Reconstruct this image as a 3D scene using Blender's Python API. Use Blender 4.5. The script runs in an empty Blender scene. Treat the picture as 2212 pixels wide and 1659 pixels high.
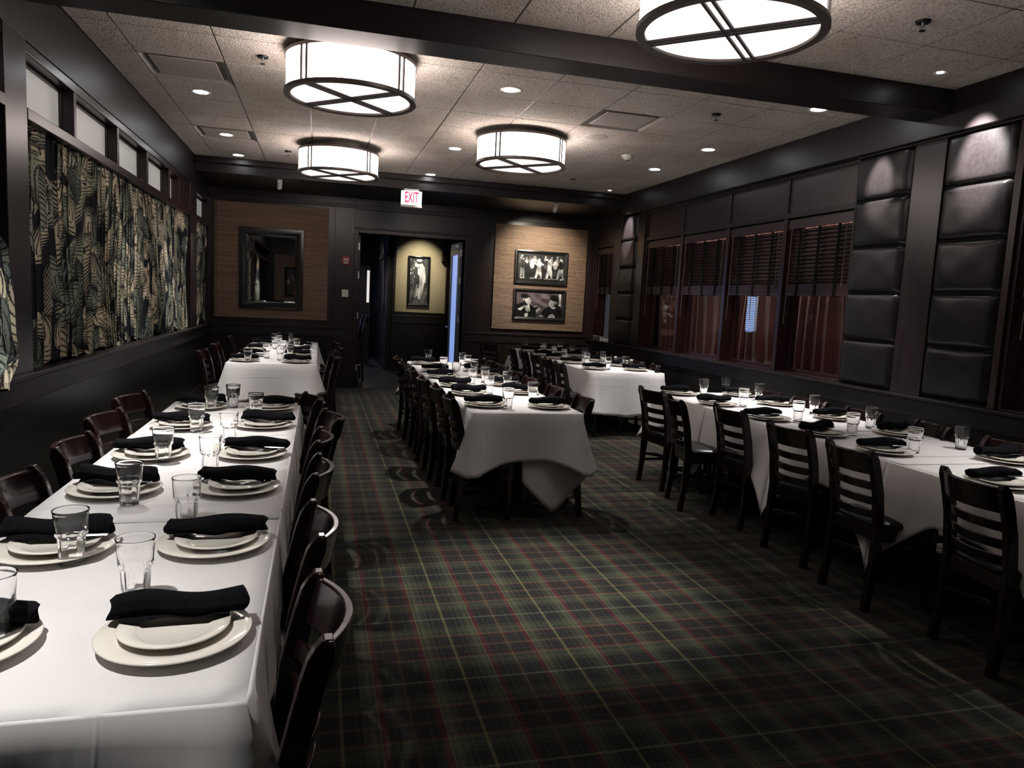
import bpy, bmesh, math, random
import numpy as np
from mathutils import Vector, Matrix
random.seed(7)
R_ = math.radians
PI = math.pi
SC = bpy.context.scene
COL = SC.collection

# ------------------------------------------------------------------ camera
cam_d = bpy.data.cameras.new('camera')
cam = bpy.data.objects.new('camera', cam_d)
COL.objects.link(cam)
cam_d.sensor_width = 36.0
cam_d.sensor_fit = 'HORIZONTAL'
cam_d.lens = 36.0 * 1573.4 / 2212.0
cam_d.clip_start = 0.05
cam_d.clip_end = 60
_y, _p, _r = -0.2622, -0.1123, -0.0499
Mrot = Matrix.Rotation(_y, 3, 'Z') @ Matrix.Rotation(_p, 3, 'X') @ Matrix.Rotation(_r, 3, 'Y')
right, fwd, up = Mrot.col[0], Mrot.col[1], Mrot.col[2]
M4 = Matrix(((right.x, up.x, -fwd.x, 0), (right.y, up.y, -fwd.y, 0), (right.z, up.z, -fwd.z, 1.5), (0, 0, 0, 1)))
cam.matrix_world = M4
SC.camera = cam

# ------------------------------------------------------------------ world, exposure
w = bpy.data.worlds.new('world')
SC.world = w
w.use_nodes = True
w.node_tree.nodes['Background'].inputs[0].default_value = (0.75, 0.85, 1.0, 1)
w.node_tree.nodes['Background'].inputs[1].default_value = 0.02
SC.view_settings.view_transform = 'Standard'
SC.view_settings.look = 'None'
SC.view_settings.gamma = 1
SC.view_settings.exposure = 1.5
SC.view_settings.use_curve_mapping = False

DOWN_W = 98.0       # power of a ceiling downlight
DRUM_E = 4.8        # radiance of the drum lamp shades
ACC_W = 75.0        # accent spots

# ------------------------------------------------------------------ materials
MATS = {}
def nt(m):
    m.use_nodes = True
    return m.node_tree
def mat(name, col, rough=.5, metal=0., spec=.5, emit=None, es=0., trans=0., ior=1.45, coat=0., sheen=0.):
    m = bpy.data.materials.new(name)
    b = nt(m).nodes['Principled BSDF']
    b.inputs['Base Color'].default_value = (*col, 1)
    b.inputs['Roughness'].default_value = rough
    b.inputs['Metallic'].default_value = metal
    b.inputs['Specular IOR Level'].default_value = spec
    b.inputs['IOR'].default_value = ior
    b.inputs['Transmission Weight'].default_value = trans
    b.inputs['Coat Weight'].default_value = coat
    b.inputs['Sheen Weight'].default_value = sheen
    if emit:
        b.inputs['Emission Color'].default_value = (*emit, 1)
        b.inputs['Emission Strength'].default_value = es
    MATS[name] = m
    return m
def noise_mat(name, c1, c2, scale=(8, 8, 8), rough=.5, bump=0., bdist=.002, detail=4, nscale=1., **k):
    """two tones mixed by a stretched noise, with optional bump from the same noise"""
    m = mat(name, c1, rough, **k)
    t = m.node_tree; N = t.nodes; L = t.links
    tc = N.new('ShaderNodeTexCoord'); mp = N.new('ShaderNodeMapping')
    mp.inputs['Scale'].default_value = scale
    no = N.new('ShaderNodeTexNoise'); no.inputs['Scale'].default_value = nscale
    no.inputs['Detail'].default_value = detail
    cr = N.new('ShaderNodeValToRGB')
    cr.color_ramp.elements[0].position = .35; cr.color_ramp.elements[1].position = .68
    cr.color_ramp.elements[0].color = (*c1, 1); cr.color_ramp.elements[1].color = (*c2, 1)
    L.new(tc.outputs['Object'], mp.inputs[0]); L.new(mp.outputs[0], no.inputs['Vector'])
    L.new(no.outputs['Fac'], cr.inputs[0]); L.new(cr.outputs[0], N['Principled BSDF'].inputs['Base Color'])
    if bump:
        bp = N.new('ShaderNodeBump'); bp.inputs['Strength'].default_value = bump; bp.inputs['Distance'].default_value = bdist
        L.new(no.outputs['Fac'], bp.inputs['Height']); L.new(bp.outputs[0], N['Principled BSDF'].inputs['Normal'])
    return m
def vcol_mat(name, rough=.8, spec=.3):
    m = mat(name, (.5, .5, .5), rough, spec=spec)
    t = m.node_tree
    a = t.nodes.new('ShaderNodeAttribute'); a.attribute_name = 'print'
    t.links.new(a.outputs['Color'], t.nodes['Principled BSDF'].inputs['Base Color'])
    return m

# dark stained oak of the panelling (grain runs up, or along y / x)
noise_mat('oak_upright', (.010, .0066, .0070), (.020, .0125, .0125), (38, 38, 2.2), rough=.30, bump=.12, bdist=.001, detail=6, spec=.38)
noise_mat('oak_along_y', (.0085, .0058, .0062), (.014, .0092, .0094), (38, 2.2, 38), rough=.40, bump=.12, bdist=.001, detail=6, spec=.38)
noise_mat('oak_along_x', (.0085, .0058, .0062), (.014, .0092, .0094), (2.2, 38, 38), rough=.40, bump=.12, bdist=.001, detail=6, spec=.38)
noise_mat('oak_panel', (.013, .0062, .0062), (.020, .0095, .009), (46, 46, 2.6), rough=.38, bump=.1, bdist=.001, detail=6)
noise_mat('mahogany', (.014, .0048, .005), (.022, .008, .008), (50, 50, 3), rough=.3, detail=5)
noise_mat('blind_wood', (.018, .0075, .0068), (.030, .013, .011), (30, 3, 30), rough=.38, detail=5)
noise_mat('wainscot', (.006, .0056, .0056), (.010, .0090, .0088), (30, 3, 30), rough=.30, bump=.08, bdist=.001, detail=5, spec=.38)
noise_mat('chair_wood', (.0085, .0032, .0034), (.0145, .005, .0053), (25, 25, 5), rough=.20, detail=3, coat=.3)
noise_mat('vinyl', (.012, .011, .012), (.018, .016, .017), (60, 60, 60), rough=.34, bump=.15, bdist=.0008)
noise_mat('leather', (.0065, .0052, .0055), (.010, .008, .0085), (40, 40, 40), rough=.33, bump=.2, bdist=.001, detail=5, spec=.3)
mat('black_frame', (.008, .008, .008), .25)
mat('black_gap', (.002, .002, .002), .9)
mat('tape_black', (.004, .0035, .004), .9, spec=.1)
mat('bar_bronze', (.022, .018, .017), .5)
mat('bottom_glow', (.8, .76, .74), .6, emit=(1.0, .90, .86), es=.39)
mat('iron', (.015, .015, .016), .4, .6)
mat('bronze', (.12, .10, .09), .38, .5)
mat('steel', (.35, .36, .38), .35, .9)
mat('cutlery', (.30, .30, .31), .30, 1.)
mat('grey_door', (.10, .11, .13), .35, .2)
mat('white_plastic', (.55, .54, .5), .4)
mat('grille', (.38, .35, .32), .5)
mat('porcelain', (.74, .70, .63), .12, coat=.4)
m = noise_mat('cloth', (.63, .605, .595), (.66, .635, .625), (5, 5, 5), rough=.75, sheen=.15)
def creases(m):
    t = m.node_tree; N = t.nodes; L = t.links
    g = N.new('ShaderNodeNewGeometry'); no = N.new('ShaderNodeTexNoise'); no.inputs['Scale'].default_value = 1.7; no.inputs['Detail'].default_value = 2
    n2 = N.new('ShaderNodeTexNoise'); n2.inputs['Scale'].default_value = 5.5; n2.inputs['Detail'].default_value = 2; n2.inputs['Distortion'].default_value = .5
    L.new(g.outputs['Position'], no.inputs['Vector']); L.new(g.outputs['Position'], n2.inputs['Vector'])
    sp = N.new('ShaderNodeSeparateXYZ'); L.new(g.outputs['Position'], sp.inputs[0])
    def M(op, a, b=None, c=None):
        n = N.new('ShaderNodeMath'); n.operation = op
        for i, v in enumerate((a, b, c)):
            if v is None: continue
            if isinstance(v, (int, float)): n.inputs[i].default_value = v
            else: L.new(v, n.inputs[i])
        return n.outputs[0]
    wob = M('MULTIPLY', M('SUBTRACT', no.outputs[0], .5), .05)
    tot = M('MULTIPLY', n2.outputs[0], .0035)
    for ax, per, ph in (('X', .41, .05), ('Y', .43, .1), ('Z', 40., .615)):
        v = M('ADD', M('SUBTRACT', sp.outputs[ax], ph), wob)
        f = M('SUBTRACT', M('FRACT', M('ADD', M('DIVIDE', v, per), .5)), .5)
        d = M('ABSOLUTE', M('MULTIPLY', f, per))
        rdg = M('MAXIMUM', M('SUBTRACT', 1., M('DIVIDE', d, .0065)), 0.)
        tot = M('ADD', tot, M('MULTIPLY', rdg, .0007))
    bp = N.new('ShaderNodeBump'); bp.inputs['Strength'].default_value = .8; bp.inputs['Distance'].default_value = 1.0
    L.new(tot, bp.inputs['Height']); L.new(bp.outputs[0], N['Principled BSDF'].inputs['Normal'])
creases(m)
noise_mat('napkin_black', (.0028, .0028, .0042), (.0050, .0050, .0068), (60, 60, 60), rough=.95, bump=.5, bdist=.003, spec=.12)
mat('red_alarm', (.25, .01, .02), .35)
mat('salt', (.7, .7, .66), .5)
mat('pepper', (.05, .045, .04), .6)
mat('exit_face', (.8, .85, .85), .4, emit=(.80, .97, 1.0), es=.5)
mat('exit_red', (.45, .01, .05), .4, emit=(.75, .02, .12), es=.35)
mat('shade_glow', (.8, .76, .74), .6, emit=(1.0, .86, .80), es=DRUM_E)
mat('lens_glow', (.9, .9, .9), .4, emit=(.95, .98, 1.0), es=22.)
mat('frosted', (.36, .355, .34), .45, emit=(.95, .93, .88), es=.06)  # faint emission stands in for daylight behind the panes
mat('daylit_blue_glass', (.25, .28, .35), .3, emit=(.19, .28, .60), es=.42)  # blue emission put in for daylight on the door glass
mat('daylight_blue', (.3, .4, .8), .4, emit=(.25, .45, 1.0), es=3.)
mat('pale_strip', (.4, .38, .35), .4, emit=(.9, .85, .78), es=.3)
noise_mat('velvet', (.055, .0065, .0065), (.080, .010, .009), (20, 20, 3), rough=.9, sheen=.2)
noise_mat('reed_paper', (.165, .108, .075), (.235, .16, .11), (.8, 3, 90), rough=.6, detail=1)
noise_mat('linen_paper', (.25, .21, .13), (.34, .285, .18), (60, 60, 60), rough=.7, bump=.3)
noise_mat('slate_tile', (.018, .022, .024), (.034, .040, .043), (3, 3, 3), rough=.22)
mat('mirror', (.88, .9, .9), .02, 1.)
# tumblers
m = mat('tumbler_glass', (1, 1, 1), .0, trans=1., ior=1.36)
# window panes: clear glass that reflects the room
m = bpy.data.materials.new('window_pane'); MATS['window_pane'] = m
t = nt(m); N = t.nodes
for n in list(N): N.remove(n)
o_ = N.new('ShaderNodeOutputMaterial'); mx = N.new('ShaderNodeMixShader'); tr = N.new('ShaderNodeBsdfTransparent'); gl = N.new('ShaderNodeBsdfGlossy')
lw = N.new('ShaderNodeFresnel'); lw.inputs[0].default_value = 1.6
tr.inputs[0].default_value = (.9, .9, .9, 1); gl.inputs['Roughness'].default_value = .01
gq = N.new('ShaderNodeNewGeometry'); iv = N.new('ShaderNodeMath'); iv.operation = 'SUBTRACT'; iv.inputs[0].default_value = 1.; ml = N.new('ShaderNodeMath'); ml.operation = 'MULTIPLY'
t.links.new(gq.outputs['Backfacing'], iv.inputs[1]); t.links.new(lw.outputs[0], ml.inputs[0]); t.links.new(iv.outputs[0], ml.inputs[1]); t.links.new(ml.outputs[0], mx.inputs[0]); t.links.new(tr.outputs[0], mx.inputs[1]); t.links.new(gl.outputs[0], mx.inputs[2]); t.links.new(mx.outputs[0], o_.inputs[0])

# ceiling tiles: fissured mineral board
m = mat('ceiling_tile', (.33, .30, .27), .95, spec=.1)
t = m.node_tree; N = t.nodes; L = t.links
tc = N.new('ShaderNodeTexCoord')
n1 = N.new('ShaderNodeTexNoise'); n1.inputs['Scale'].default_value = 78; n1.inputs['Detail'].default_value = 4; n1.inputs['Distortion'].default_value = .5
n2 = N.new('ShaderNodeTexNoise'); n2.inputs['Scale'].default_value = 1.3
n3 = N.new('ShaderNodeTexNoise'); n3.inputs['Scale'].default_value = 150
cr = N.new('ShaderNodeValToRGB'); cr.color_ramp.elements[0].position = .36; cr.color_ramp.elements[1].position = .50
cr.color_ramp.elements[0].color = (.31, .28, .25, 1); cr.color_ramp.elements[1].color = (.60, .555, .51, 1)
c2 = N.new('ShaderNodeValToRGB'); c2.color_ramp.elements[0].color = (.80, .78, .75, 1); c2.color_ramp.elements[1].color = (1, 1, 1, 1)
c2.color_ramp.elements[0].position = .35; c2.color_ramp.elements[1].position = .6
mul = N.new('ShaderNodeMix'); mul.data_type = 'RGBA'; mul.blend_type = 'MULTIPLY'; mul.inputs[0].default_value = 1
bp = N.new('ShaderNodeBump'); bp.inputs['Strength'].default_value = 1.0; bp.inputs['Distance'].default_value = .012
for n in (n1, n2, n3): L.new(tc.outputs['Object'], n.inputs['Vector'])
L.new(n1.outputs[0], cr.inputs[0]); L.new(n2.outputs[0], c2.inputs[0])
L.new(cr.outputs[0], mul.inputs[6]); L.new(c2.outputs[0], mul.inputs[7]); L.new(mul.outputs[2], N['Principled BSDF'].inputs['Base Color'])
L.new(n1.outputs[0], bp.inputs['Height']); L.new(bp.outputs[0], N['Principled BSDF'].inputs['Normal'])
mat('ceiling_grid', (.10, .09, .08), .5)

# tartan carpet: warp and weft stripe sequences woven together
def tartan():
    m = mat('tartan_carpet', (.03, .03, .03), .95, spec=.05, sheen=.1)
    t = m.node_tree; N = t.nodes; L = t.links
    ge = N.new('ShaderNodeNewGeometry'); sp = N.new('ShaderNodeSeparateXYZ'); L.new(ge.outputs['Position'], sp.inputs[0])
    green = (.040, .042, .027); dark = (.0105, .0105, .0102); red = (.058, .013, .018); yel = (.110, .100, .048)
    brown = (.022, .016, .0145); pale = (.085, .092, .062); orange = (.070, .048, .028); blk = (.005, .005, .005)
    def ramp(axis, period, phase, stops):
        a = N.new('ShaderNodeMath'); a.operation = 'SUBTRACT'; a.inputs[1].default_value = phase
        b = N.new('ShaderNodeMath'); b.operation = 'DIVIDE'; b.inputs[1].default_value = period
        c = N.new('ShaderNodeMath'); c.operation = 'FRACT'
        d = N.new('ShaderNodeMath'); d.operation = 'SUBTRACT'; d.inputs[1].default_value = .5
        e = N.new('ShaderNodeMath'); e.operation = 'ABSOLUTE'
        f = N.new('ShaderNodeMath'); f.operation = 'MULTIPLY'; f.inputs[1].default_value = 2.0   # 1 at the yellow line, 0 half a period away
        L.new(sp.outputs[axis], a.inputs[0]); L.new(a.outputs[0], b.inputs[0]); L.new(b.outputs[0], c.inputs[0])
        L.new(c.outputs[0], d.inputs[0]); L.new(d.outputs[0], e.inputs[0]); L.new(e.outputs[0], f.inputs[0])
        r = N.new('ShaderNodeValToRGB'); r.color_ramp.interpolation = 'CONSTANT'
        els = r.color_ramp.elements
        while len(els) > 1: els.remove(els[-1])
        els[0].position = 0; els[0].color = (*stops[0][1], 1)
        for p, c_ in stops[1:]:
            q = els.new(p); q.color = (*c_, 1)
        L.new(f.outputs[0], r.inputs[0])
        return r
    # position 0 = orange line midway between the reds, 1 = yellow line
    warp = [(0, orange), (.022, brown), (.10, dark), (.15, brown), (.17, dark), (.235, orange), (.25, dark), (.34, brown), (.37, red), (.455, yel), (.47, green), (.545, pale), (.555, green), (.62, blk), (.635, green), (.66, blk), (.675, green), (.70, blk), (.72, dark), (.77, green), (.785, dark), (.83, blk), (.85, dark), (.965, green), (.978, yel)]
    weft = [(0, orange), (.022, brown), (.08, dark), (.12, brown), (.14, dark), (.21, orange), (.22, dark), (.29, brown), (.315, red), (.355, yel), (.368, green), (.44, blk), (.455, green), (.60, blk), (.615, green), (.64, blk), (.655, green), (.68, blk), (.70, dark), (.78, blk), (.80, dark), (.97, green), (.984, pale)]
    r1 = ramp('X', .4875, .59, warp); r2 = ramp('Y', .553, 3.244, weft)
    mx = N.new('ShaderNodeMix'); mx.data_type = 'RGBA'; mx.inputs[0].default_value = .5
    L.new(r1.outputs[0], mx.inputs[6]); L.new(r2.outputs[0], mx.inputs[7])
    no = N.new('ShaderNodeTexNoise'); no.inputs['Scale'].default_value = 260; no.inputs['Detail'].default_value = 2
    n4 = N.new('ShaderNodeTexNoise'); n4.inputs['Scale'].default_value = 2.2
    L.new(ge.outputs['Position'], no.inputs['Vector']); L.new(ge.outputs['Position'], n4.inputs['Vector'])
    hs = N.new('ShaderNodeHueSaturation'); hs.inputs['Saturation'].default_value = 1.1
    mr = N.new('ShaderNodeMapRange'); mr.inputs[1].default_value = .3; mr.inputs[2].default_value = .7; mr.inputs[3].default_value = .6; mr.inputs[4].default_value = 1.4
    mr2 = N.new('ShaderNodeMapRange'); mr2.inputs[1].default_value = .3; mr2.inputs[2].default_value = .7; mr2.inputs[3].default_value = .85; mr2.inputs[4].default_value = 1.15
    mm = N.new('ShaderNodeMath'); mm.operation = 'MULTIPLY'
    L.new(no.outputs[0], mr.inputs[0]); L.new(n4.outputs[0], mr2.inputs[0]); L.new(mr.outputs[0], mm.inputs[0]); L.new(mr2.outputs[0], mm.inputs[1])
    L.new(mm.outputs[0], hs.inputs['Value']); L.new(mx.outputs[2], hs.inputs['Color'])
    L.new(hs.outputs[0], N['Principled BSDF'].inputs['Base Color'])
    bp = N.new('ShaderNodeBump'); bp.inputs['Strength'].default_value = .4; bp.inputs['Distance'].default_value = .004
    L.new(no.outputs[0], bp.inputs['Height']); L.new(bp.outputs[0], N['Principled BSDF'].inputs['Normal'])
tartan()

# ------------------------------------------------------------------ mesh helpers
class MB:
    def __init__(s): s.v = []; s.f = []
    def add(s, vs, fs):
        k = len(s.v); s.v += [tuple(v) for v in vs]; s.f += [tuple(i + k for i in f) for f in fs]; return s
    def box(s, x0, x1, y0, y1, z0, z1):
        return s.add([(x0,y0,z0),(x1,y0,z0),(x1,y1,z0),(x0,y1,z0),(x0,y0,z1),(x1,y0,z1),(x1,y1,z1),(x0,y1,z1)],
                     [(0,3,2,1),(4,5,6,7),(0,1,5,4),(1,2,6,5),(2,3,7,6),(3,0,4,7)])
    def sweep(s, rings, cap=True, closed=True):
        n = len(rings[0]); k = []
        vs = [p for r in rings for p in r]; fs = []
        for i in range(len(rings) - 1):
            for j in range(n if closed else n - 1):
                a = i*n + j; b = i*n + (j+1) % n
                fs.append((a, b, b + n, a + n))
        if cap:
            fs.append(tuple(range(n - 1, -1, -1))); fs.append(tuple(range((len(rings)-1)*n, len(rings)*n)))
        return s.add(vs, fs)
    def tube(s, pts, r, seg=8, cap=True):
        pts = [Vector(p) for p in pts]; rings = []
        for i, p in enumerate(pts):
            d = (pts[min(i+1, len(pts)-1)] - pts[max(i-1, 0)]).normalized()
            a = d.cross(Vector((0, 0, 1)))
            if a.length < .05: a = d.cross(Vector((1, 0, 0)))
            a.normalize(); b = d.cross(a)
            rr = r[i] if isinstance(r, (list, tuple)) else r
            rings.append([p + a*rr*math.cos(2*PI*j/seg) + b*rr*math.sin(2*PI*j/seg) for j in range(seg)])
        return s.sweep(rings, cap)
    def lathe(s, prof, seg=32, c=(0, 0, 0), shape=None):
        rings = []
        for i, (r, z) in enumerate(prof):
            ring = []
            for j in range(seg):
                a = 2*PI*j/seg; q = r * (shape(i, a) if shape else 1)
                ring.append((c[0] + q*math.cos(a), c[1] + q*math.sin(a), c[2] + z))
            rings.append(ring)
        return s.sweep(rings, cap=True)
    def grid(s, P):
        """P[i][j] points"""
        n = len(P); mm = len(P[0])
        return s.add([p for r in P for p in r], [(i*mm+j, i*mm+j+1, (i+1)*mm+j+1, (i+1)*mm+j) for i in range(n-1) for j in range(mm-1)])
def setp(o, label=None, cat=None, group=None, kind=None):
    if label: o['label'] = label
    if cat: o['category'] = cat
    if group: o['group'] = group
    if kind: o['kind'] = kind
    return o
def build(mb, name, m, parent=None, smooth=False, bevel=0., bseg=2, solid=0., subd=0, angle=35, loc=None):
    me = bpy.data.meshes.new(name)
    me.from_pydata(mb.v, [], mb.f); me.update()
    bm = bmesh.new(); bm.from_mesh(me); bmesh.ops.recalc_face_normals(bm, faces=bm.faces); bm.to_mesh(me); bm.free()
    o = bpy.data.objects.new(name, me); COL.objects.link(o)
    me.materials.append(MATS[m])
    if smooth:
        me.polygons.foreach_set('use_smooth', [True]*len(me.polygons))
        if smooth != 'all':
            me.set_sharp_from_angle(angle=R_(angle))
    if bevel:
        b = o.modifiers.new('bevel', 'BEVEL'); b.width = bevel; b.segments = bseg; b.limit_method = 'ANGLE'; b.angle_limit = R_(40)
        if not smooth: me.polygons.foreach_set('use_smooth', [True]*len(me.polygons)); b.harden_normals = True
    if solid:
        q = o.modifiers.new('solid', 'SOLIDIFY'); q.thickness = solid
    if subd:
        q = o.modifiers.new('sub', 'SUBSURF'); q.levels = subd; q.render_levels = subd
    if parent: o.parent = parent
    if loc: o.location = loc
    return o
def empty(name, loc=(0, 0, 0), rz=0., **k):
    o = bpy.data.objects.new(name, None); COL.objects.link(o); o.location = loc; o.rotation_euler = (0, 0, rz)
    o.empty_display_size = .1
    return setp(o, **k)
def struct(mb, name, m, **k):
    return setp(build(mb, name, m, **k), kind='structure')
def dup(o, loc=None, rz=None, parent=None, **k):
    c = o.copy(); COL.objects.link(c)
    if parent: c.parent = parent
    for ch in o.children: dup(ch, parent=c)
    if loc is not None: c.location = loc
    if rz is not None: c.rotation_euler = (0, 0, rz)
    return setp(c, **k)
def box(*a): return MB().box(*a)

# photographs measured with the camera at 1.6 m; the room is 0.9375 of that, table tops .893
K = .9375; KT = .893
def zr(z): return (z - 1.6)*K + 1.5

XL, XR, YB, ZC = -1.59, 4.5, 11.9, 3.176
YN = -2.6
ZS = 2.983           # underside of the rear soffit
# ------------------------------------------------------------------ floor, walls, ceiling
struct(MB().box(XL-.3, XR+.1, YN, YB+.02, -.05, 0), 'floor', 'tartan_carpet')
struct(MB().box(-.6, 3.4, YB+.02, 21, -.05, -.001), 'floor', 'slate_tile')
# ceiling of separate lay-in tiles
TX = [.61*i - 1.332 for i in range(10)]
def tiles(x0, x1, y0, y1, rows, z):
    g = MB(); bars = MB()
    xs = [x0] + [x for x in TX if x0 < x < x1] + [x1]
    ys = [y0] + sorted(y for y in rows if y0 < y < y1) + [y1]
    for a, b in zip(xs, xs[1:]):
        for c, d in zip(ys, ys[1:]):
            if any(abs(a-e) < .02 and abs(c-f) < .02 for e, f in SKIP): continue
            g.box(a+.005, b-.005, c+.005, d-.005, z, z+.02)
    for x in xs[1:-1]: bars.box(x-.012, x+.012, y0, y1, z+.004, z+.012)
    for y in ys[1:-1]: bars.box(x0, x1, y-.010, y+.010, z+.004, z+.012)
    bars.box(x0, x1, y0, y1, z+.021, z+.03)
    return g, bars
rowsF = [5.482 + .61*j for j in range(-1, 9)]
rowsN = [3.88 - .60*j for j in range(0, 11)]
SKIP = [(TX[0], rowsF[2]), (TX[0], rowsF[6]), (TX[6], rowsF[2])]
g1, b1 = tiles(XL, 4.4, 4.78, 10.42, rowsF, ZC)
g2, b2 = tiles(XL, 4.4, YN, 4.5, rowsN, ZC)
g1.add(g2.v, g2.f); b1.add(b2.v, b2.f)
cl = struct(g1, 'ceiling', 'ceiling_tile', bevel=.003, bseg=1)
struct(b1, 'trim_1', 'ceiling_grid')
# dropped beam, rear soffit, right header
struct(box(XL, 4.5, 4.5, 4.78, 3.007, 3.22), 'trim_2', 'oak_along_x', bevel=.006)
struct(MB().box(XL, XR, 10.42, YB+.1, ZS, 3.22), 'trim_3', 'oak_along_x', bevel=.006)
struct(MB().box(XL, XR, 10.36, 10.42, 3.10, 3.175), 'trim_4', 'oak_along_x', bevel=.01)
struct(MB().box(4.4, XR+.02, YN, 10.42, 2.875, 3.22), 'trim_5', 'oak_along_y', bevel=.006)

# ---- left wall
ZSILL = zr(1.03)
lw = MB()
lw.box(XL-.2, XL, YN, YB, 0, ZSILL-.03)                       # wainscot
struct(lw, 'wall_left', 'wainscot')
lh = MB(); lh.box(XL-.2, XL, YN, YB, zr(2.985), 3.22)
yl = [(4.444, 4.744), (10.08, 10.55), (11.62, YB+.1)]
struct(lh, 'trim_6', 'oak_along_y', bevel=.004)
for a, b in yl: struct(box(XL-.2, XL+.004, a, b, ZSILL-.02, zr(2.985)), 'trim_7', 'oak_upright', bevel=.005)
struct(box(XL-.26, XL-.2, YN, YB+.1, ZSILL-.1, 3.2), 'wall_left', 'black_gap')
struct(MB().box(XL-.2, XL+.035, YN, YB-.02, ZSILL-.03, ZSILL), 'trim_8', 'oak_along_y', bevel=.006)
struct(box(XL, XL+.018, YN, YB-.02, zr(.86), ZSILL-.03), 'trim_9', 'oak_along_y', bevel=.004)
struct(box(XL, XL+.015, YN, YB-.02, 0, .14), 'baseboard_left', 'oak_along_y', bevel=.004)
# transom rail and mullions above the curtains
for a, b in ((YN, 4.444), (4.744, 10.08), (10.55, 11.62)):
    struct(box(XL-.19, XL+.008, a, b, zr(2.53), zr(2.60)), 'trim_10', 'mahogany', bevel=.006)
    struct(box(XL-.10, XL-.004, a, b, zr(2.915), zr(2.985)), 'trim_11', 'mahogany', bevel=.008)
def transom_window(n, y0, y1):
    wn = empty('window_%d' % n, (XL-.1, (y0+y1)/2, zr(2.6)), kind='structure')
    z0, z1 = zr(2.60), zr(2.915)
    def P(mb, nm, mt, **k):
        o = build(mb, nm, mt, wn, **k); o.matrix_parent_inverse = Matrix.Translation(-Vector(wn.location)); return o
    P(box(XL-.098, XL-.09, y0+.012, y1-.012, z0+.01, z1-.01), 'pane', 'frosted')
    f = MB()
    f.box(XL-.11, XL-.075, y0, y1, z0, z0+.018); f.box(XL-.11, XL-.075, y0, y1, z1-.022, z1)
    f.box(XL-.11, XL-.075, y0, y0+.018, z0+.018, z1-.022); f.box(XL-.11, XL-.075, y1-.018, y1, z0+.018, z1-.022)
    P(f, 'window_frame', 'mahogany', bevel=.003)
mull = [5.98*K, 7.13*K, 8.25*K, 9.37*K]
edges = [4.744] + mull + [10.08]
for i, yy in enumerate(mull):
    struct(box(XL-.19, XL-.002, yy-.026, yy+.026, zr(2.60), zr(2.915)), 'trim_12', 'mahogany', bevel=.006)
for i in range(5):
    a = edges[i] + (.026 if i else 0); b = edges[i+1] - (.026 if i < 4 else 0)
    if i == 4:
        struct(box(XL-.19, XL-.002, 9.36, 10.08, zr(2.60), zr(2.915)), 'trim_12', 'mahogany', bevel=.004); b = 9.36
    transom_window(i+1, a, b)
transom_window(6, 3.4, 4.444); transom_window(7, 10.55, 11.62)

# ---- palm leaf print, drawn leaf by leaf on a grid of points
def inpoly(X, Y, P):
    ins = np.zeros(X.shape, bool); n = len(P)
    for i in range(n):
        x1, y1 = P[i]; x2, y2 = P[(i+1) % n]
        if y1 == y2: continue
        c = ((y1 > Y) != (y2 > Y)) & (X < (x2-x1)*(Y-y1)/(y2-y1) + x1)
        ins ^= c
    return ins
def palm_print(W, H, nu, nv, seed):
    """colours on an nu x nv lattice covering W x H metres"""
    rs = np.random.RandomState(seed)
    im = np.zeros((nu, nv, 3)); im[:] = (.010, .011, .016)
    U, V = np.meshgrid(np.linspace(0, W, nu), np.linspace(0, H, nv), indexing='ij')
    tones = [(.50, .43, .31), (.60, .52, .38), (.44, .39, .28), (.20, .23, .18), (.26, .28, .21), (.12, .14, .12), (.36, .34, .25)]
    n = int(W*H*27)
    du = W/(nu-1); dv = H/(nv-1)
    for k in range(n):
        cx, cy = rs.uniform(-.1, W+.1), rs.uniform(-.1, H+.1)
        ln = rs.uniform(.34, .58); wd = ln*rs.uniform(.22, .32)
        th = rs.uniform(-PI, PI) if rs.rand() < .3 else rs.choice([-1, 1])*rs.uniform(.3, 1.0) + (0 if rs.rand() < .6 else PI)
        i0 = max(0, int((cx-ln)/du)); i1 = min(nu, int((cx+ln)/du)+2); j0 = max(0, int((cy-ln)/dv)); j1 = min(nv, int((cy+ln)/dv)+2)
        if i1 <= i0 or j1 <= j0: continue
        u = U[i0:i1, j0:j1]-cx; v = V[i0:i1, j0:j1]-cy
        a = -u*np.sin(th) + v*np.cos(th); b = u*np.cos(th) + v*np.sin(th)
        bend = rs.uniform(-.8, .8); b = b - bend*a*a/ln
        s = (a + ln/2)/ln
        env = wd*np.power(np.clip(np.sin(PI*np.clip(s, 0, 1)), 0, 1), .6)*(1.15-.5*s)
        q = (s - .7*np.abs(b)/ln - 4.0*(b/ln)**2)
        nf = int(ln/.040)
        ph = (q*nf) % 1.0
        tip = np.abs(b)/np.maximum(env, 1e-4)
        ins = (s > 0) & (s < 1) & (tip < 1) & ((ph > .24 + .55*tip**3) & (ph < 1.0 - .10*tip) | (np.abs(b) < .005))
        c = np.array(tones[rs.randint(len(tones))])
        shade = (.62 + .62*ph*(1-.35*tip))[..., None]
        vein = (np.abs(ph-.75) < .06)[..., None]
        colr = c*shade*np.where(vein, .6, 1.0)
        sub = im[i0:i1, j0:j1]
        dk = (s > -.02) & (s < 1.02) & (tip < 1.12) & ~ins
        sub[dk] = sub[dk]*.12 + np.array((.008, .009, .012))
        sub[ins] = colr[ins]
    return im
def colour_attr(o, cols):
    me = o.data
    a = me.color_attributes.new('print', 'FLOAT_COLOR', 'POINT')
    c = np.ones((len(me.vertices), 4), np.float32); c[:, :3] = cols.reshape(-1, 3)
    a.data.foreach_set('color', c.ravel())
vcol_mat('palm_fabric', .85, .2)
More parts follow.
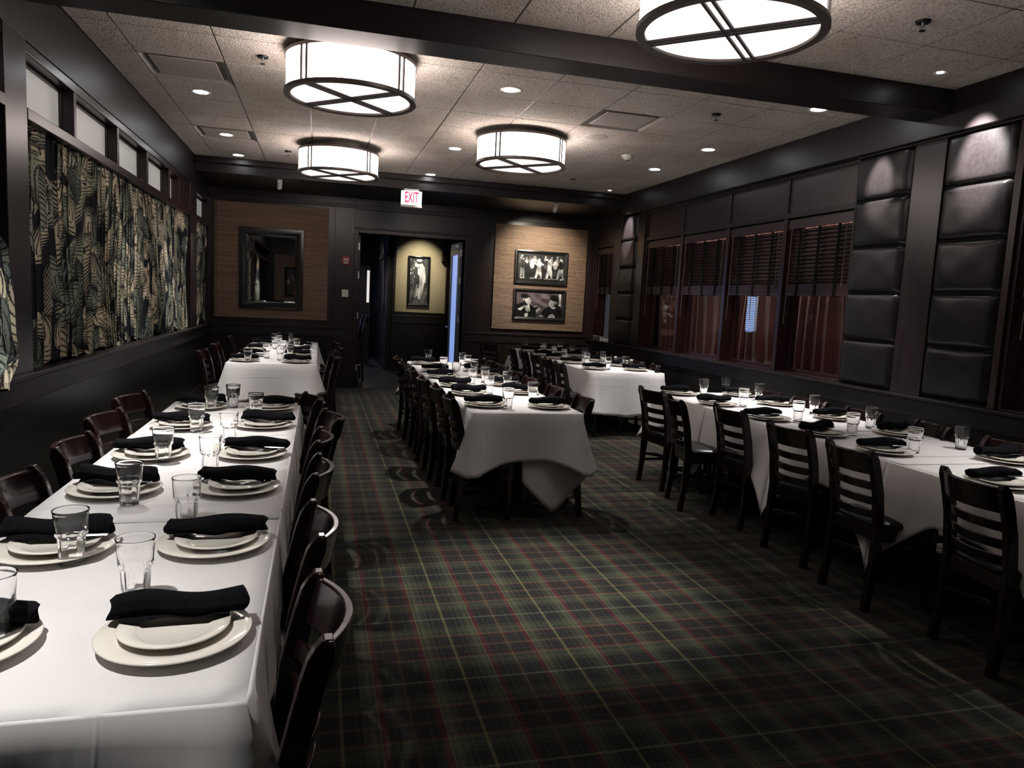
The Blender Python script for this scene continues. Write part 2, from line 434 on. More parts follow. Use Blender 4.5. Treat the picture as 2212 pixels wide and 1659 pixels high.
def grid_obj(name, P, m, parent=None):
    nu, nv, _ = P.shape
    me = bpy.data.meshes.new(name)
    idx = np.arange(nu*nv).reshape(nu, nv)
    q = np.stack([idx[:-1, :-1], idx[1:, :-1], idx[1:, 1:], idx[:-1, 1:]], -1).reshape(-1, 4)
    me.vertices.add(nu*nv); me.vertices.foreach_set('co', P.reshape(-1).astype(np.float32))
    me.loops.add(q.size); me.loops.foreach_set('vertex_index', q.ravel().astype(np.int32))
    me.polygons.add(len(q)); me.polygons.foreach_set('loop_start', (np.arange(len(q))*4).astype(np.int32)); me.polygons.foreach_set('loop_total', np.full(len(q), 4, np.int32))
    me.update(calc_edges=True); me.validate()
    me.polygons.foreach_set('use_smooth', [True]*len(me.polygons))
    me.materials.append(MATS[m])
    o = bpy.data.objects.new(name, me); COL.objects.link(o)
    if parent: o.parent = parent
    return o
def curtain(name, x, y0, y1, z0, z1, nf, amp, nu, nv, m, seed=1, printed=True, full=1.45, sag=None, edge=None, kx=1.):
    rs = np.random.RandomState(seed)
    u = np.linspace(0, 1, nu)[:, None]; v = np.linspace(0, 1, nv)[None, :]
    ph = np.cumsum(rs.uniform(.7, 1.3, nu)); ph = ph/ph[-1]*nf
    ph = np.interp(np.linspace(0, 1, nu), np.linspace(0, 1, 40), np.concatenate([[0], np.cumsum(rs.uniform(.6, 1.4, 39))]))
    ph = (ph/ph[-1]*nf)[:, None]
    wob = .25*np.sin(3*v + 6*u*nf*.13)
    f1 = np.sin(2*PI*(ph + wob)); f2 = np.sin(2*PI*(ph*2.1 + .3))
    a = amp*(.55 + .45*(1-v))
    X = x + kx*(a*f1 + .35*amp*f2*np.power(v, 3) + .012*np.sin(5*v+9*u))
    Yy = y0 + (y1-y0)*u + .55*amp*np.sin(4*PI*(ph+wob)) + 0*v
    if edge: Yy = Yy + edge(u, v)
    low = z0 + .022*np.sin(2*PI*ph*.37) + .012*np.sin(2*PI*ph)
    if sag is not None: low = low + sag(u)
    Z = low + (z1-low)*v
    Z = Z + .006*np.sin(2*PI*ph)*(v > .995)
    o = grid_obj(name, np.stack([X + 0*v, Yy, Z + 0*u], -1), m)
    if printed: colour_attr(o, palm_print((y1-y0)*full, z1-z0, nu, nv, seed))
    return o
o = curtain('curtain', XL-.045, 4.76, 10.06, zr(1.055), zr(2.525), 46, .024, 1900, 420, 'palm_fabric', 3)
setp(o, 'long pleated palm leaf curtain hanging between the two window posts on left wall', 'curtain', 'palm leaf curtains')
o = curtain('curtain', XL-.04, 10.58, 11.5, zr(1.07), zr(2.54), 8, .02, 260, 220, 'palm_fabric', 5, edge=lambda u, v: u*.16*np.sin(PI*np.clip(1.25*(1-v), 0, 1)))
setp(o, 'short palm leaf curtain in the far left corner beside the mirror wall', 'curtain', 'palm leaf curtains')
def e3(u, v): return u*(np.interp(1.0 + 1.36*v, [1.0, 1.03, 1.09, 1.15, 1.25, 1.5, 1.68, 1.75, 2.36], [4.30, 4.31, 4.41, 4.44, 4.40, 4.39, 4.345, 4.22, 4.05]) - 4.35)
o = curtain('curtain', XL+.03, 3.3, 4.35, zr(1.0), 2.36, 8, .022, 420, 420, 'palm_fabric', 9, edge=e3)
setp(o, 'nearest palm leaf curtain, cut off by the left edge of the view', 'curtain', 'palm leaf curtains')

# ---- back wall with a double doorway
DX0, DX1, DZ = .616*K, 2.44*K, zr(2.62)
bw = MB()
bw.box(XL-.2, DX0, YB, YB+.16, 0, ZS); bw.box(DX1, XR+.2, YB, YB+.16, 0, ZS); bw.box(DX0, DX1, YB, YB+.16, DZ, ZS)
struct(bw, 'wall_back', 'oak_upright')
tb = MB()
for a, b in ((XL, DX0-.06), (DX1+.06, XR)):
    tb.box(a, b, YB-.035, YB, zr(1.0), zr(1.035))
    tb.box(a, b, YB-.018, YB, zr(.86), zr(1.0))
    tb.box(a, b, YB-.02, YB, zr(3.02), zr(3.08))
struct(tb, 'trim_13', 'oak_along_x', bevel=.004)
ps = MB()
for a, b in ((XL, -1.60*K), (.228*K, DX0-.06), (DX1+.06, 2.88*K), (4.72*K, XR)):
    if b - a > .02: ps.box(a, b, YB-.03, YB, zr(1.035), zr(3.02))
ps.box(.228*K, DX0-.06, YB-.03, YB, .0, zr(.86))
struct(ps, 'trim_14', 'oak_upright', bevel=.004)
dc = MB()
dc.box(DX0-.06, DX0, YB-.03, YB+.17, 0, DZ+.06); dc.box(DX1, DX1+.06, YB-.03, YB+.17, 0, DZ+.06); dc.box(DX0, DX1, YB-.03, YB+.17, DZ, DZ+.06)
struct(dc, 'trim_15', 'oak_upright', bevel=.006)
tp = MB()
tp.box(DX0-.06, DX1+.06, YB-.026, YB, zr(3.0), zr(3.08)); tp.box(DX0-.06, DX1+.06, YB-.026, YB, DZ+.06, DZ+.09)
struct(tp, 'trim_16', 'oak_along_x', bevel=.005)
struct(MB().box(XL, DX0-.06, YB-.016, YB, 0, .14).box(DX1+.06, XR, YB-.016, YB, 0, .14), 'baseboard_back', 'oak_along_x', bevel=.004)

# reeded wallcovering panels
def reed_panel(x0, x1, z0, z1, label):
    e = empty('wall_panel', ((x0+x1)/2, YB-.02, z0), label=label, cat='wall panel', group='ribbed tan wall panels')
    n = int((z1-z0)/.0215); g = MB(); cx = (x0+x1)/2; h = (z1-z0)/n
    pr = []
    for i in range(n):
        for q, d in ((0., .0), (.26, .0), (.34, .013), (.64, .016), (.92, .013)):
            pr.append((d, (i+q)*h))
    pr.append((0, z1-z0))
    g.grid([[(x0-cx, -d, z) for d, z in pr], [(x1-cx, -d, z) for d, z in pr]])
    build(g, 'ribbed_covering', 'reed_paper', e, smooth=True, angle=50)
    build(box(x0-cx, x1-cx, .002, .02, 0, z1-z0), 'backing_board', 'black_gap', e)
    return e
reed_panel(-1.645*K, .125*K, zr(1.128), zr(2.975), 'ribbed tan wall panel behind the black framed mirror')
reed_panel(2.966*K, 4.684*K, zr(1.107), zr(2.953), 'ribbed tan wall panel behind the two black and white photographs')

def frame(e, x0, x1, z0, z1, w_, d, m='black_frame', nm='frame'):
    g = MB()
    prof = [(0, 0), (0, -d), (w_*.35, -d*1.15), (w_, -d*.55), (w_, 0)]
    rings = []
    for cx, cz, sx, sz in ((x0, z0, 1, 1), (x1, z0, -1, 1), (x1, z1, -1, -1), (x0, z1, 1, -1), (x0, z0, 1, 1)):
        rings.append([(cx + sx*a, b, cz + sz*a) for a, b in prof])
    g.sweep(rings, cap=False)
    return build(g, nm, m, e, bevel=.002, bseg=1)
# mirror
yf = YB-.035
e = empty('mirror', ((-1.258-.270)/2*K, yf, zr(1.285)), label='tall mirror in a wide black frame on the left rear wall panel', cat='mirror')
hw = (1.258-.270)/2*K; hh = (2.588-1.285)*K
frame(e, -hw, hw, 0, hh, .10, .045)
bv = .028; i0 = hw-.10; j0, j1 = .10, hh-.10
build(box(-i0+bv, i0-bv, -.012, -.008, j0+bv, j1-bv), 'mirror_glass', 'mirror', e)
gb = MB()
O = [(-i0, -.004, j0), (i0, -.004, j0), (i0, -.004, j1), (-i0, -.004, j1)]; I = [(-i0+bv, -.012, j0+bv), (i0-bv, -.012, j0+bv), (i0-bv, -.012, j1-bv), (-i0+bv, -.012, j1-bv)]
gb.add(O+I, [(0,1,5,4),(1,2,6,5),(2,3,7,6),(3,0,4,7)]); build(gb, 'bevelled_edge', 'mirror', e)

# framed photographs, drawn as grey tones on a fine grid
vcol_mat('photo_print', .35, .4)
def photo(e, x0, x1, z0, z1, draw, nx, nz, y=-.02, pn='photograph'):
    X, Zg = np.meshgrid(np.linspace(0, 1, nx), np.linspace(0, 1, nz), indexing='ij')
    im = np.zeros((nx, nz, 3)); draw(im, X, Zg)
    rs = np.random.RandomState(nx+nz); fld = np.zeros_like(X)
    for k in range(14):
        a, b, c = rs.uniform(-26, 26), rs.uniform(-22, 22), rs.uniform(0, 6)
        fld += np.sin(a*X + b*Zg + c)
    im *= (.62 + .10*np.clip(fld, -3.4, 3.4))[..., None]
    for k in range(1):
        im = (im + np.roll(im, 1, 0) + np.roll(im, -1, 0) + np.roll(im, 1, 1) + np.roll(im, -1, 1))/5
    im *= 1.05
    P = np.stack([x0 + (x1-x0)*X, np.full_like(X, y), z0 + (z1-z0)*Zg], -1)
    o = grid_obj(pn, P[::1], 'photo_print', e); colour_attr(o, im)
    return o
def ell(im, X, Z, cx, cz, rx, rz, v, rot=0.):
    a = (X-cx)*math.cos(rot) + (Z-cz)*math.sin(rot); b = -(X-cx)*math.sin(rot) + (Z-cz)*math.cos(rot)
    im[(a/rx)**2 + (b/rz)**2 < 1] = v if not isinstance(v, (int, float)) else (v, v, v)
def pol(im, X, Z, pts, v): im[inpoly(X, Z, pts)] = (v, v, v)
def draw_dancers(im, X, Z):
    im[:] = .02; im[Z < .3] = .012
    rs = np.random.RandomState(4)
    for i in range(26):                                     # crowd behind
        cx = rs.uniform(.03, .97); cz = rs.uniform(.74, .9)
        ell(im, X, Z, cx, cz, .018, .045, rs.choice([.25, .4, .1, .5])); ell(im, X, Z, cx, cz-.12, .035, .09, rs.choice([.05, .15, .3]))
    F = [(.10, .45, .02, .16), (.30, .55, .6, .02), (.45, .62, .55, .6), (.60, .5, .05, .02), (.68, .6, .5, .45), (.80, .55, .6, .02), (.92, .5, .015, .25)]
    for cx, hz, top, bot in F:
        lean = rs.uniform(-.04, .04)
        pol(im, X, Z, [(cx-.045, .5), (cx+.045, .5), (cx+.045+lean, .12), (cx+.01+lean, .10), (cx, .3), (cx-.02-lean, .09), (cx-.055-lean, .13)], bot)
        ell(im, X, Z, cx, .62, .05, .16, top); ell(im, X, Z, cx+.045, .66, .02, .12, top, .8)
        ell(im, X, Z, cx+.01, .83, .02, .055, .5); ell(im, X, Z, cx+.01, .865, .021, .035, .02)
        ell(im, X, Z, cx-.02+lean, .10, .02, .02, .45); ell(im, X, Z, cx+.03+lean, .11, .018, .02, .4)
def draw_toast(im, X, Z):
    im[:] = 0
    im[..., 0] = .095; im[..., 1] = .075; im[..., 2] = .085
    im *= (.7 + .6*np.exp(-((X-.5)**2*6 + (Z-.9)**2*4)))[..., None]
    pol(im, X, Z, [(.92, 1), (.97, 1), (.97, .5), (.93, .5)], .6)
    pol(im, X, Z, [(0, 0), (0, .5), (.14, .56), (.3, .5), (.36, .42), (.42, .3), (.44, 0)], .006)        # his jacket
    ell(im, X, Z, .36, .36, .10, .09, .006, -.6)
    pol(im, X, Z, [(.56, 0), (.55, .22), (.62, .36), (.74, .5), (.9, .52), (1, .4), (1, 0)], .006)         # her dress
    pol(im, X, Z, [(.20, .5), (.28, .5), (.31, .25), (.24, .2), (.2, .3)], .62); pol(im, X, Z, [(.03, .30), (.10, .25), (.2, .42), (.18, .48)], .55)
    pol(im, X, Z, [(.19, 0), (.26, 0), (.26, .16), (.19, .14)], .6); ell(im, X, Z, .22, .50, .04, .03, .02)
    ell(im, X, Z, .22, .70, .085, .20, .012); ell(im, X, Z, .245, .665, .062, .165, .45, .15); ell(im, X, Z, .18, .84, .085, .10, .012, .1)
    ell(im, X, Z, .155, .70, .016, .05, .4); ell(im, X, Z, .30, .66, .014, .03, .45); ell(im, X, Z, .268, .72, .014, .012, .03); ell(im, X, Z, .275, .60, .018, .008, .15)
    ell(im, X, Z, .83, .72, .10, .19, .012); ell(im, X, Z, .775, .60, .062, .17, .5, -.12); ell(im, X, Z, .83, .80, .10, .13, .012); ell(im, X, Z, .865, .62, .02, .05, .4)
    ell(im, X, Z, .715, .58, .014, .025, .5); ell(im, X, Z, .745, .64, .016, .010, .03); ell(im, X, Z, .735, .5, .018, .008, .1)
    ell(im, X, Z, .81, .42, .05, .05, .4, .5)
    ell(im, X, Z, .42, .44, .045, .03, .5, .3); ell(im, X, Z, .50, .36, .03, .05, .4); ell(im, X, Z, .47, .24, .035, .09, .35, .2); ell(im, X, Z, .49, .22, .02, .05, .05)
    pol(im, X, Z, [(.70, 0), (.72, .12), (.80, .17), (.84, .1), (.86, 0)], .5); ell(im, X, Z, .55, .06, .05, .05, .4, .4)
def draw_embrace(im, X, Z):
    im[:] = .06; im[Z < .28] = .11
    im[Z < .28] *= (1 + .5*np.sin(90*X[Z < .28] + 60*Z[Z < .28]))[..., None]
    rs = np.random.RandomState(8)
    for i in range(26):
        ell(im, X, Z, rs.uniform(0, .26), rs.uniform(.42, .95), rs.uniform(.01, .05), rs.uniform(.008, .03), rs.choice([.6, .5, .02]), rs.uniform(-1.5, 1.5))
    pol(im, X, Z, [(.30, .75), (.50, .75), (.55, .3), (.42, .3), (.33, .32), (.28, .45)], .05)              # woman's coat
    pol(im, X, Z, [(.36, .43), (.45, .43), (.34, .12), (.22, .13)], .55); pol(im, X, Z, [(.36, .34), (.48, .34), (.44, .16), (.33, .17)], .6)
    ell(im, X, Z, .22, .105, .06, .02, .01, -.4); ell(im, X, Z, .45, .14, .05, .018, .01)
    pol(im, X, Z, [(.42, .9), (.62, .92), (.82, .8), (.86, .62), (.92, .48), (.80, .45), (.72, .2), (.62, .08), (.46, .12), (.54, .5), (.52, .62), (.42, .66)], .62)
    pol(im, X, Z, [(.80, .45), (.72, .2), (.62, .08), (.70, .08), (.90, .42)], .10)
    ell(im, X, Z, .38, .86, .13, .055, .75); ell(im, X, Z, .50, .955, .16, .025, .8); ell(im, X, Z, .50, .90, .16, .025, .06)
    ell(im, X, Z, .50, .72, .05, .11, .72, .25); ell(im, X, Z, .50, .80, .03, .02, .1)
def draw_crowd(im, X, Z):
    im[:] = .012; im[Z < .45] = .028
    rs = np.random.RandomState(2)
    for i in range(26):
        cx = rs.uniform(.05, .95); cz = rs.uniform(.5, .8)
        ell(im, X, Z, cx, cz-.09, .05, .07, rs.choice([.6, .7, .1, .05])); ell(im, X, Z, cx, cz, .022, .034, .5); ell(im, X, Z, cx, cz+.02, .022, .02, .02)
def framed(x0, x1, z0, z1, y, draw, nx, nz, label, fw=.055, nm='framed_photograph', grp=None):
    e = empty(nm, ((x0+x1)/2, y, z0), label=label, cat='picture', group=grp)
    hw = (x1-x0)/2; hh = z1-z0
    frame(e, -hw, hw, 0, hh, fw, .04)
    photo(e, -hw+fw-.002, hw-fw+.002, fw-.002, hh-fw+.002, draw, nx, nz, -.016)
    build(box(-hw+.01, hw-.01, -.012, 0, .01, hh-.01), 'backing_board', 'black_frame', e)
    return e
framed(3.338*K, 4.32*K, zr(1.93), zr(2.525), YB-.033, draw_dancers, 240, 150, 'upper black framed photograph of a dancing crowd on the rear wall')
framed(3.340*K, 4.316*K, zr(1.287), zr(1.842), YB-.033, draw_toast, 240, 150, 'lower black framed photograph of a man and woman toasting with glasses')

# exit sign hung from the soffit
e = empty('exit_sign', (1.209, 10.40, 2.735), label='illuminated white sign with red EXIT letters hanging above the doorway', cat='sign')
build(box(-.142, .142, -.022, .022, .03, .222), 'sign_box', 'exit_face', e, bevel=.004)
build(box(-.145, .145, -.028, .028, 0, .032), 'bottom_cover', 'grille', e, bevel=.004)
build(box(-.10, .10, -.02, .02, .222, .248), 'ceiling_mount', 'white_plastic', e)
def text_mesh(txt, size, m, parent, loc, name, sx=1.):
    cu = bpy.data.curves.new(name, 'FONT'); cu.body = txt; cu.size = size; cu.align_x = 'CENTER'; cu.align_y = 'CENTER'; cu.extrude = .0012; cu.offset = .0035
    tmp = bpy.data.objects.new('tmp', cu); COL.objects.link(tmp)
    bpy.context.view_layer.update()
    me = bpy.data.meshes.new_from_object(tmp.evaluated_get(bpy.context.evaluated_depsgraph_get()))
    bpy.data.objects.remove(tmp)
    me.materials.clear(); me.materials.append(MATS[m])
    o = bpy.data.objects.new(name, me); COL.objects.link(o); o.parent = parent; o.location = loc; o.rotation_euler = (PI/2, 0, 0); o.scale = (sx, 1, 1)
    return o
text_mesh('EXIT', .205, 'exit_red', e, (0, -.024, .128), 'lettering', .46)

# fire alarm, switch, outlets
e = empty('fire_alarm', (.415*K, YB-.03, zr(2.074)), label='small red fire alarm pull station beside the doorway', cat='fire alarm')
build(box(-.058, .058, -.045, 0, 0, .135), 'alarm_body', 'red_alarm', e, bevel=.01)
build(box(-.036, .036, -.052, -.045, .07, .095), 'pull_handle', 'white_plastic', e, bevel=.003)
build(box(-.03, .03, -.049, -.045, .02, .05), 'label_window', 'grille', e)
e = empty('wall_switch', (.413*K, YB-.03, zr(1.54)), label='square white wall control below the red fire alarm', cat='switch')
build(box(-.05, .05, -.02, 0, 0, .115), 'cover_plate', 'white_plastic', e, bevel=.005)
build(box(-.035, .035, -.026, -.02, .015, .10), 'button_plate', 'white_plastic', e, bevel=.003)

# ---- right wall
rw = MB(); rw.box(XR, XR+.25, YN, YB+.1, 0, ZSILL-.04)
struct(rw, 'wall_right', 'wainscot')
struct(box(XR+.6, XR+.65, YN, YB+.1, 0, 3.2), 'wall_right', 'black_gap')
struct(box(XR-.05, XR+.22, YN, YB-.035, .90, .928), 'trim_17', 'oak_along_y', bevel=.006)
struct(box(XR-.02, XR, YN, YB-.035, .77, .90), 'trim_18', 'oak_along_y', bevel=.004)
struct(box(XR-.015, XR, YN, YB-.016, 0, .14), 'baseboard_right', 'oak_along_y', bevel=.004)
# solid piers: (y0, y1)
piers = [(3.93, 5.50), (9.76, 10.89), (11.67, YB+.1)]
for a, b in piers: struct(box(XR, XR+.18, a, b, .928, 3.0), 'wall_right', 'oak_upright')
struct(box(XR-.03, XR, 4.575, 4.875, .928, 2.876), 'trim_19', 'oak_upright', bevel=.004)
struct(box(XR-.03, XR, 10.60, 10.87, .928, 2.876), 'trim_19', 'oak_upright', bevel=.004)
struct(box(XR-.03, XR, 9.77, 9.99, .928, 2.876), 'trim_19', 'oak_upright', bevel=.004)
struct(box(XR-.03, XR, 3.93, 3.985, .928, 2.876), 'trim_19', 'mahogany', bevel=.004)
struct(box(XR-.05, XR, 3.93, 5.5, 2.862, 2.90), 'trim_20', 'oak_along_y', bevel=.004)
def bay(n, y0, y1, open_far=True, blind=True, wand=True):
    """window bay: panel above, blind, glass, red curtain behind; returns nothing"""
    zt = zr(2.60); z0 = .928
    struct(box(XR+.005, XR+.18, y0, y1, zr(2.67)-.03, 3.0), 'trim_21', 'oak_panel')
    f = MB()
    f.box(XR-.012, XR+.01, y0, y1, zr(2.62), zr(2.67)); f.box(XR-.012, XR+.01, y0, y1, zr(3.03), 3.0)
    f.box(XR-.012, XR+.01, y0, y0+.03, zr(2.67), zr(3.03)); f.box(XR-.012, XR+.01, y1-.03, y1, zr(2.67), zr(3.03))
    struct(f, 'trim_22', 'oak_along_y', bevel=.003)
    wn = empty('window_%d' % n, (XR+.15, (y0+y1)/2, z0), kind='structure')
    T = Matrix.Translation(-Vector(wn.location))
    def P(mb, nm, mt, **k):
        o = build(mb, nm, mt, wn, **k); o.matrix_parent_inverse = T; return o
    fr = MB()
    fr.box(XR+.12, XR+.18, y0+.03, y1-.03, z0, z0+.045); fr.box(XR+.12, XR+.18, y0+.03, y1-.03, zt, zt+.05)
    fr.box(XR+.12, XR+.18, y0+.03, y0+.08, z0+.045, zt); fr.box(XR+.12, XR+.18, y1-.08, y1-.03, z0+.045, zt)
    P(fr, 'window_frame', 'mahogany', bevel=.004)
    P(box(XR+.148, XR+.152, y0+.08, y1-.08, z0+.045, zt), 'pane', 'window_pane')
    jm = MB(); jm.box(XR-.006, XR+.18, y0-.001, y0+.03, z0, zr(2.62)); jm.box(XR-.006, XR+.18, y1-.03, y1+.001, z0, zr(2.62))
    P(jm, 'window_jamb', 'mahogany', bevel=.004)
    P(box(XR+.0, XR+.12, y0+.03, y1-.03, z0, z0+.012), 'window_sill', 'mahogany', bevel=.003)
ORD = ['nearest', 'second', 'third', 'fourth', 'fifth', 'sixth', 'seventh', 'eighth']
def wood_blind(y0, y1, label):
    zt, zb = zr(2.595), zr(1.81)
    e = empty('window_blind', (XR+.05, (y0+y1)/2, zb), label=label, cat='blind', group='dark wooden blinds half lowered')
    h = (y1-y0)/2 - .035; H = zt-zb
    build(box(-.028, .03, -h, h, H-.05, H+.012), 'headrail', 'blind_wood', e)
    build(box(-.045, -.03, -h-.01, h+.01, H-.085, H), 'valance', 'blind_wood', e, bevel=.003)
    s = MB(); z = .125
    while z < H-.09:
        g = MB()
        s.add([(-.012, -h, z+.019), (-.010, -h, z+.021), (.012, -h, z-.020), (.013, -h, z-.018), (-.012, h, z+.019), (-.010, h, z+.021), (.012, h, z-.020), (.013, h, z-.018)],
              [(0,1,5,4),(1,2,6,5),(2,3,7,6),(3,0,4,7),(0,3,2,1),(4,5,6,7)])
        z += .0385
    build(s, 'slats', 'blind_wood', e)
    st = MB()
    for i in range(16): st.box(-.025, .025, -h, h, .024+i*.0056, .0282+i*.0056)
    build(st, 'stacked_slats', 'blind_wood', e)
    build(box(-.026, .026, -h, h, 0, .022), 'bottom_rail', 'blind_wood', e, bevel=.003)
    for q in (-.62, 0, .62):
        tp = MB(); tp.box(-.031, -.027, h*q-.019, h*q+.019, -.004, H-.08); tp.box(-.031, .02, h*q-.019, h*q+.019, -.006, -.003)
        build(tp, 'ladder_tape', 'tape_black', e)
    build(MB().tube([(-.045, h-.05, H-.06), (-.05, h-.045, -.28)], .004, 6), 'tilt_wand', 'bronze', e)
    build(MB().tube([(-.04, -h+.06, H-.06), (-.04, -h+.06, .08)], .0015, 4).tube([(-.04, -h+.072, H-.06), (-.04, -h+.072, .08)], .0015, 4), 'pull_cord', 'bronze', e)
    return e
bays = [5.50, 6.94*K, 8.07*K, 9.26*K, 9.76]
bays[1] = 6.50; bays[2] = 7.57; bays[3] = 8.68
LB = ['dark wooden blind in the window next to the tall padded column with five cushions', 'dark wooden blind in the second of the four windows from the camera', 'dark wooden blind in the third of the four windows from the camera', 'dark wooden blind in the farthest of the four adjoining windows']
for i in range(4):
    bay(11+i, bays[i], bays[i+1]); wood_blind(bays[i]+.02, bays[i+1]-.02, LB[i])
bay(15, 10.89, 11.67); wood_blind(10.91, 11.65, 'narrow dark wooden blind in the last window by the rear corner')
bay(16, 2.75, 3.93); wood_blind(2.78, 3.90, 'dark wooden blind at the right edge of the view, nearest the camera')
for i, (a, b, lab) in enumerate([(5.3, 9.9, 'long red velvet curtain seen through the four adjoining windows'), (10.75, 11.8, 'narrow red velvet curtain behind the last window by the rear corner'), (2.3, 4.1, 'red velvet curtain behind the window nearest the camera')]):
    o = curtain('curtain', XR+.36, a, b, .93, 2.6, int((b-a)*6), .014, int((b-a)*130), 24, 'velvet', 20+i, printed=False)
    setp(o, lab, 'curtain', 'red velvet curtains')
for (a, b) in ((5.6, 9.7), (10.9, 11.66), (2.8, 3.9)):  # added unseen strip lights that brighten the red curtains
    cv = empty('added_curtain_light', (XR+.30, (a+b)/2, 2.62), label='added unseen warm strip light above the red velvet curtain behind %s' % ('the four windows' if a == 5.6 else 'the corner window' if a > 10 else 'the nearest window'), cat='strip light')
    build(box(-.03, .03, -(b-a)/2, (b-a)/2, .0, .03), 'housing', 'bronze', cv)
    al = bpy.data.lights.new('lamp', 'AREA'); al.shape = 'RECTANGLE'; al.size = .05; al.size_y = b-a; al.energy = 3.4*(b-a); al.color = (1, .80, .66)
    ob = bpy.data.objects.new('lamp', al); COL.objects.link(ob); ob.parent = cv; ob.location = (-.06, 0, -.01); ob.rotation_euler = (0, R_(-14), 0)
# upholstered cushion columns
def cushion(y0, y1, z0, z1, d, seed):
    rs = np.random.RandomState(seed); n = 22
    u = np.linspace(-1, 1, n); P = np.zeros((n, n, 3))
    for i, a in enumerate(u):
        for j, b in enumerate(u):
            e1 = max(0, 1-abs(a)**14)**.5; e2 = max(0, 1-abs(b)**14)**.5
            puff = d*(.74*(e1*e2)**.8 + .26*(1-a*a)**.5*(1-b*b)**.5)
            puff += .002*math.sin(5*a+seed)*math.sin(4*b)*e1*e2
            P[i, j] = (-puff, (y0+y1)/2 + a*(y1-y0)/2, (z0+z1)/2 + b*(z1-z0)/2)
    return P
ZB = [.9375, 1.322, 1.72, 2.105, 2.498, 2.872]
def cushion_column(y0, y1, label):
    e = empty('padded_wall_panel', (XR, y0, ZB[0]), label=label, cat='wall panel', group='padded leather wall columns')
    for i in range(5):
        P = cushion(.0, y1-y0, ZB[i]-ZB[0]+.006, ZB[i+1]-ZB[0]-.004, .048, i*3+int(y0*7))
        P[..., 0] -= .012
        o = grid_obj('cushion', P, 'leather', e)
    build(box(-.012, 0, .0, y1-y0, 0, ZB[5]-ZB[0]), 'backing_board', 'black_gap', e)
cushion_column(4.0, 4.565, 'padded leather column of five cushions, nearest the camera')
cushion_column(4.885, 5.492, 'padded leather column of five cushions beside the row of four windows')
cushion_column(10.01, 10.58, 'narrow looking padded leather column of five cushions near the rear corner')

# salt and pepper shakers on the far ledge
for i in range(9):
    y = 10.93 + i*.082
    e = empty('shaker', (XR-.0, y, .928), cat='shaker', label='%s shaker from the rear corner in the row on the window ledge' % ('last glass' if i == 8 else ORD[8-i-1] + ' glass' if 8-i-1 > 0 else 'first glass') if False else 'small glass %s shaker, %s in line on far window ledge' % ('salt' if i < 5 else 'pepper', ['nearest the camera', 'second', 'third', 'fourth', 'fifth', 'sixth', 'seventh', 'eighth', 'ninth and last'][i]), group='shakers lined up on the window ledge')
    build(MB().lathe([(.0, .0), (.017, 0), (.021, .01), (.018, .05), (.014, .062)], 10), 'shaker_body', 'salt' if i < 5 else 'pepper', e, smooth=True)
    build(MB().lathe([(.015, .062), (.0155, .074), (.009, .082), (0, .083)], 10), 'shaker_cap', 'steel', e, smooth=True)

# front wall behind the camera
struct(box(XL-.2, XR+.7, YN-.1, YN, 0, 3.2), 'wall_front', 'oak_upright')

# ------------------------------------------------------------------ ceiling fittings
def drum_lamp(x, y, zb, label):
    e = empty('drum_ceiling_lamp', (x, y, zb), label=label, cat='ceiling lamp', group='large round drum ceiling lamps')
    r = .445; H = .262; zc = ZC-zb
    def ring(r0, r1, z0, z1): 
        return MB().lathe([(r0, z0), (r1, z0), (r1, z1), (r0, z1), (r0, z0)], 72)
    def cleanring(r0, r1, z0, z1):
        g = MB(); n = 72
        rings = [[(q*math.cos(2*PI*j/n), q*math.sin(2*PI*j/n), z) for q, z in ((r0, z0), (r1, z0), (r1, z1), (r0, z1))] for j in range(n+1)]
        return g.sweep(rings, cap=False)
    g = MB(); n = 72
    g.sweep([[(r*math.cos(2*PI*j/n), r*math.sin(2*PI*j/n), z) for j in range(n)] for z in (.01, H-.01)], cap=False)
    build(g, 'shade', 'shade_glow', e, smooth='all')
    build(MB().lathe([(r-.005, .012), (r-.005, .016)], 72), 'bottom_diffuser', 'bottom_glow', e)
    build(cleanring(r-.03, r+.016, -.004, .022), 'bottom_ring', 'bronze', e, bevel=.003)
    build(cleanring(r-.02, r+.012, H-.022, H), 'top_ring', 'bronze', e, bevel=.003)
    build(MB().lathe([(r-.01, H-.006), (r-.01, H-.002)], 48), 'top_cover', 'bronze', e)
    build(MB().lathe([(.33, H), (.33, zc-.001)], 48), 'canopy', 'bronze', e, smooth=True)
    th0 = PI/4
    for k in range(4):
        b = MB()
        for s in (-1, 1):
            a = th0 + k*PI/2 + s*.052
            c_, s_ = math.cos(a), math.sin(a); w_ = .0075
            P = [(c_*rr - s_*ww, s_*rr + c_*ww) for rr, ww in ((r-.002, -w_), (r+.010, -w_), (r+.010, w_), (r-.002, w_))]
            b.sweep([[(p[0], p[1], z) for p in P] for z in (.02, H-.02)])
        build(b, 'upright_bars', 'bar_bronze', e)
    for k in range(2):
        b = MB()
        a = th0 + k*PI/2
        for s in (-1, 1):
            c_, s_ = math.cos(a), math.sin(a); off = s*.052*r; rr = math.sqrt(r*r-off*off)
            P = [(c_*q - s_*(off+ww), s_*q + c_*(off+ww)) for q, ww in ((-rr, -.007), (rr, -.007), (rr, .007), (-rr, .007))]
            b.sweep([[(p[0], p[1], z) for p in P] for z in (-.001 - k*.001, .011)])
        build(b, 'crossing_bars', 'bar_bronze', e)
    return e
drum_lamp(1.93, 3.385, 2.866, 'drum ceiling lamp nearest the camera, cut by the top edge')
drum_lamp(.19, 5.51, 2.868, 'drum ceiling lamp on the left just beyond the dark beam')
drum_lamp(.186, 8.88, 2.845, 'smallest looking drum ceiling lamp, farthest back on the left')
drum_lamp(1.95, 7.36, 2.868, 'drum ceiling lamp right of the exit sign')

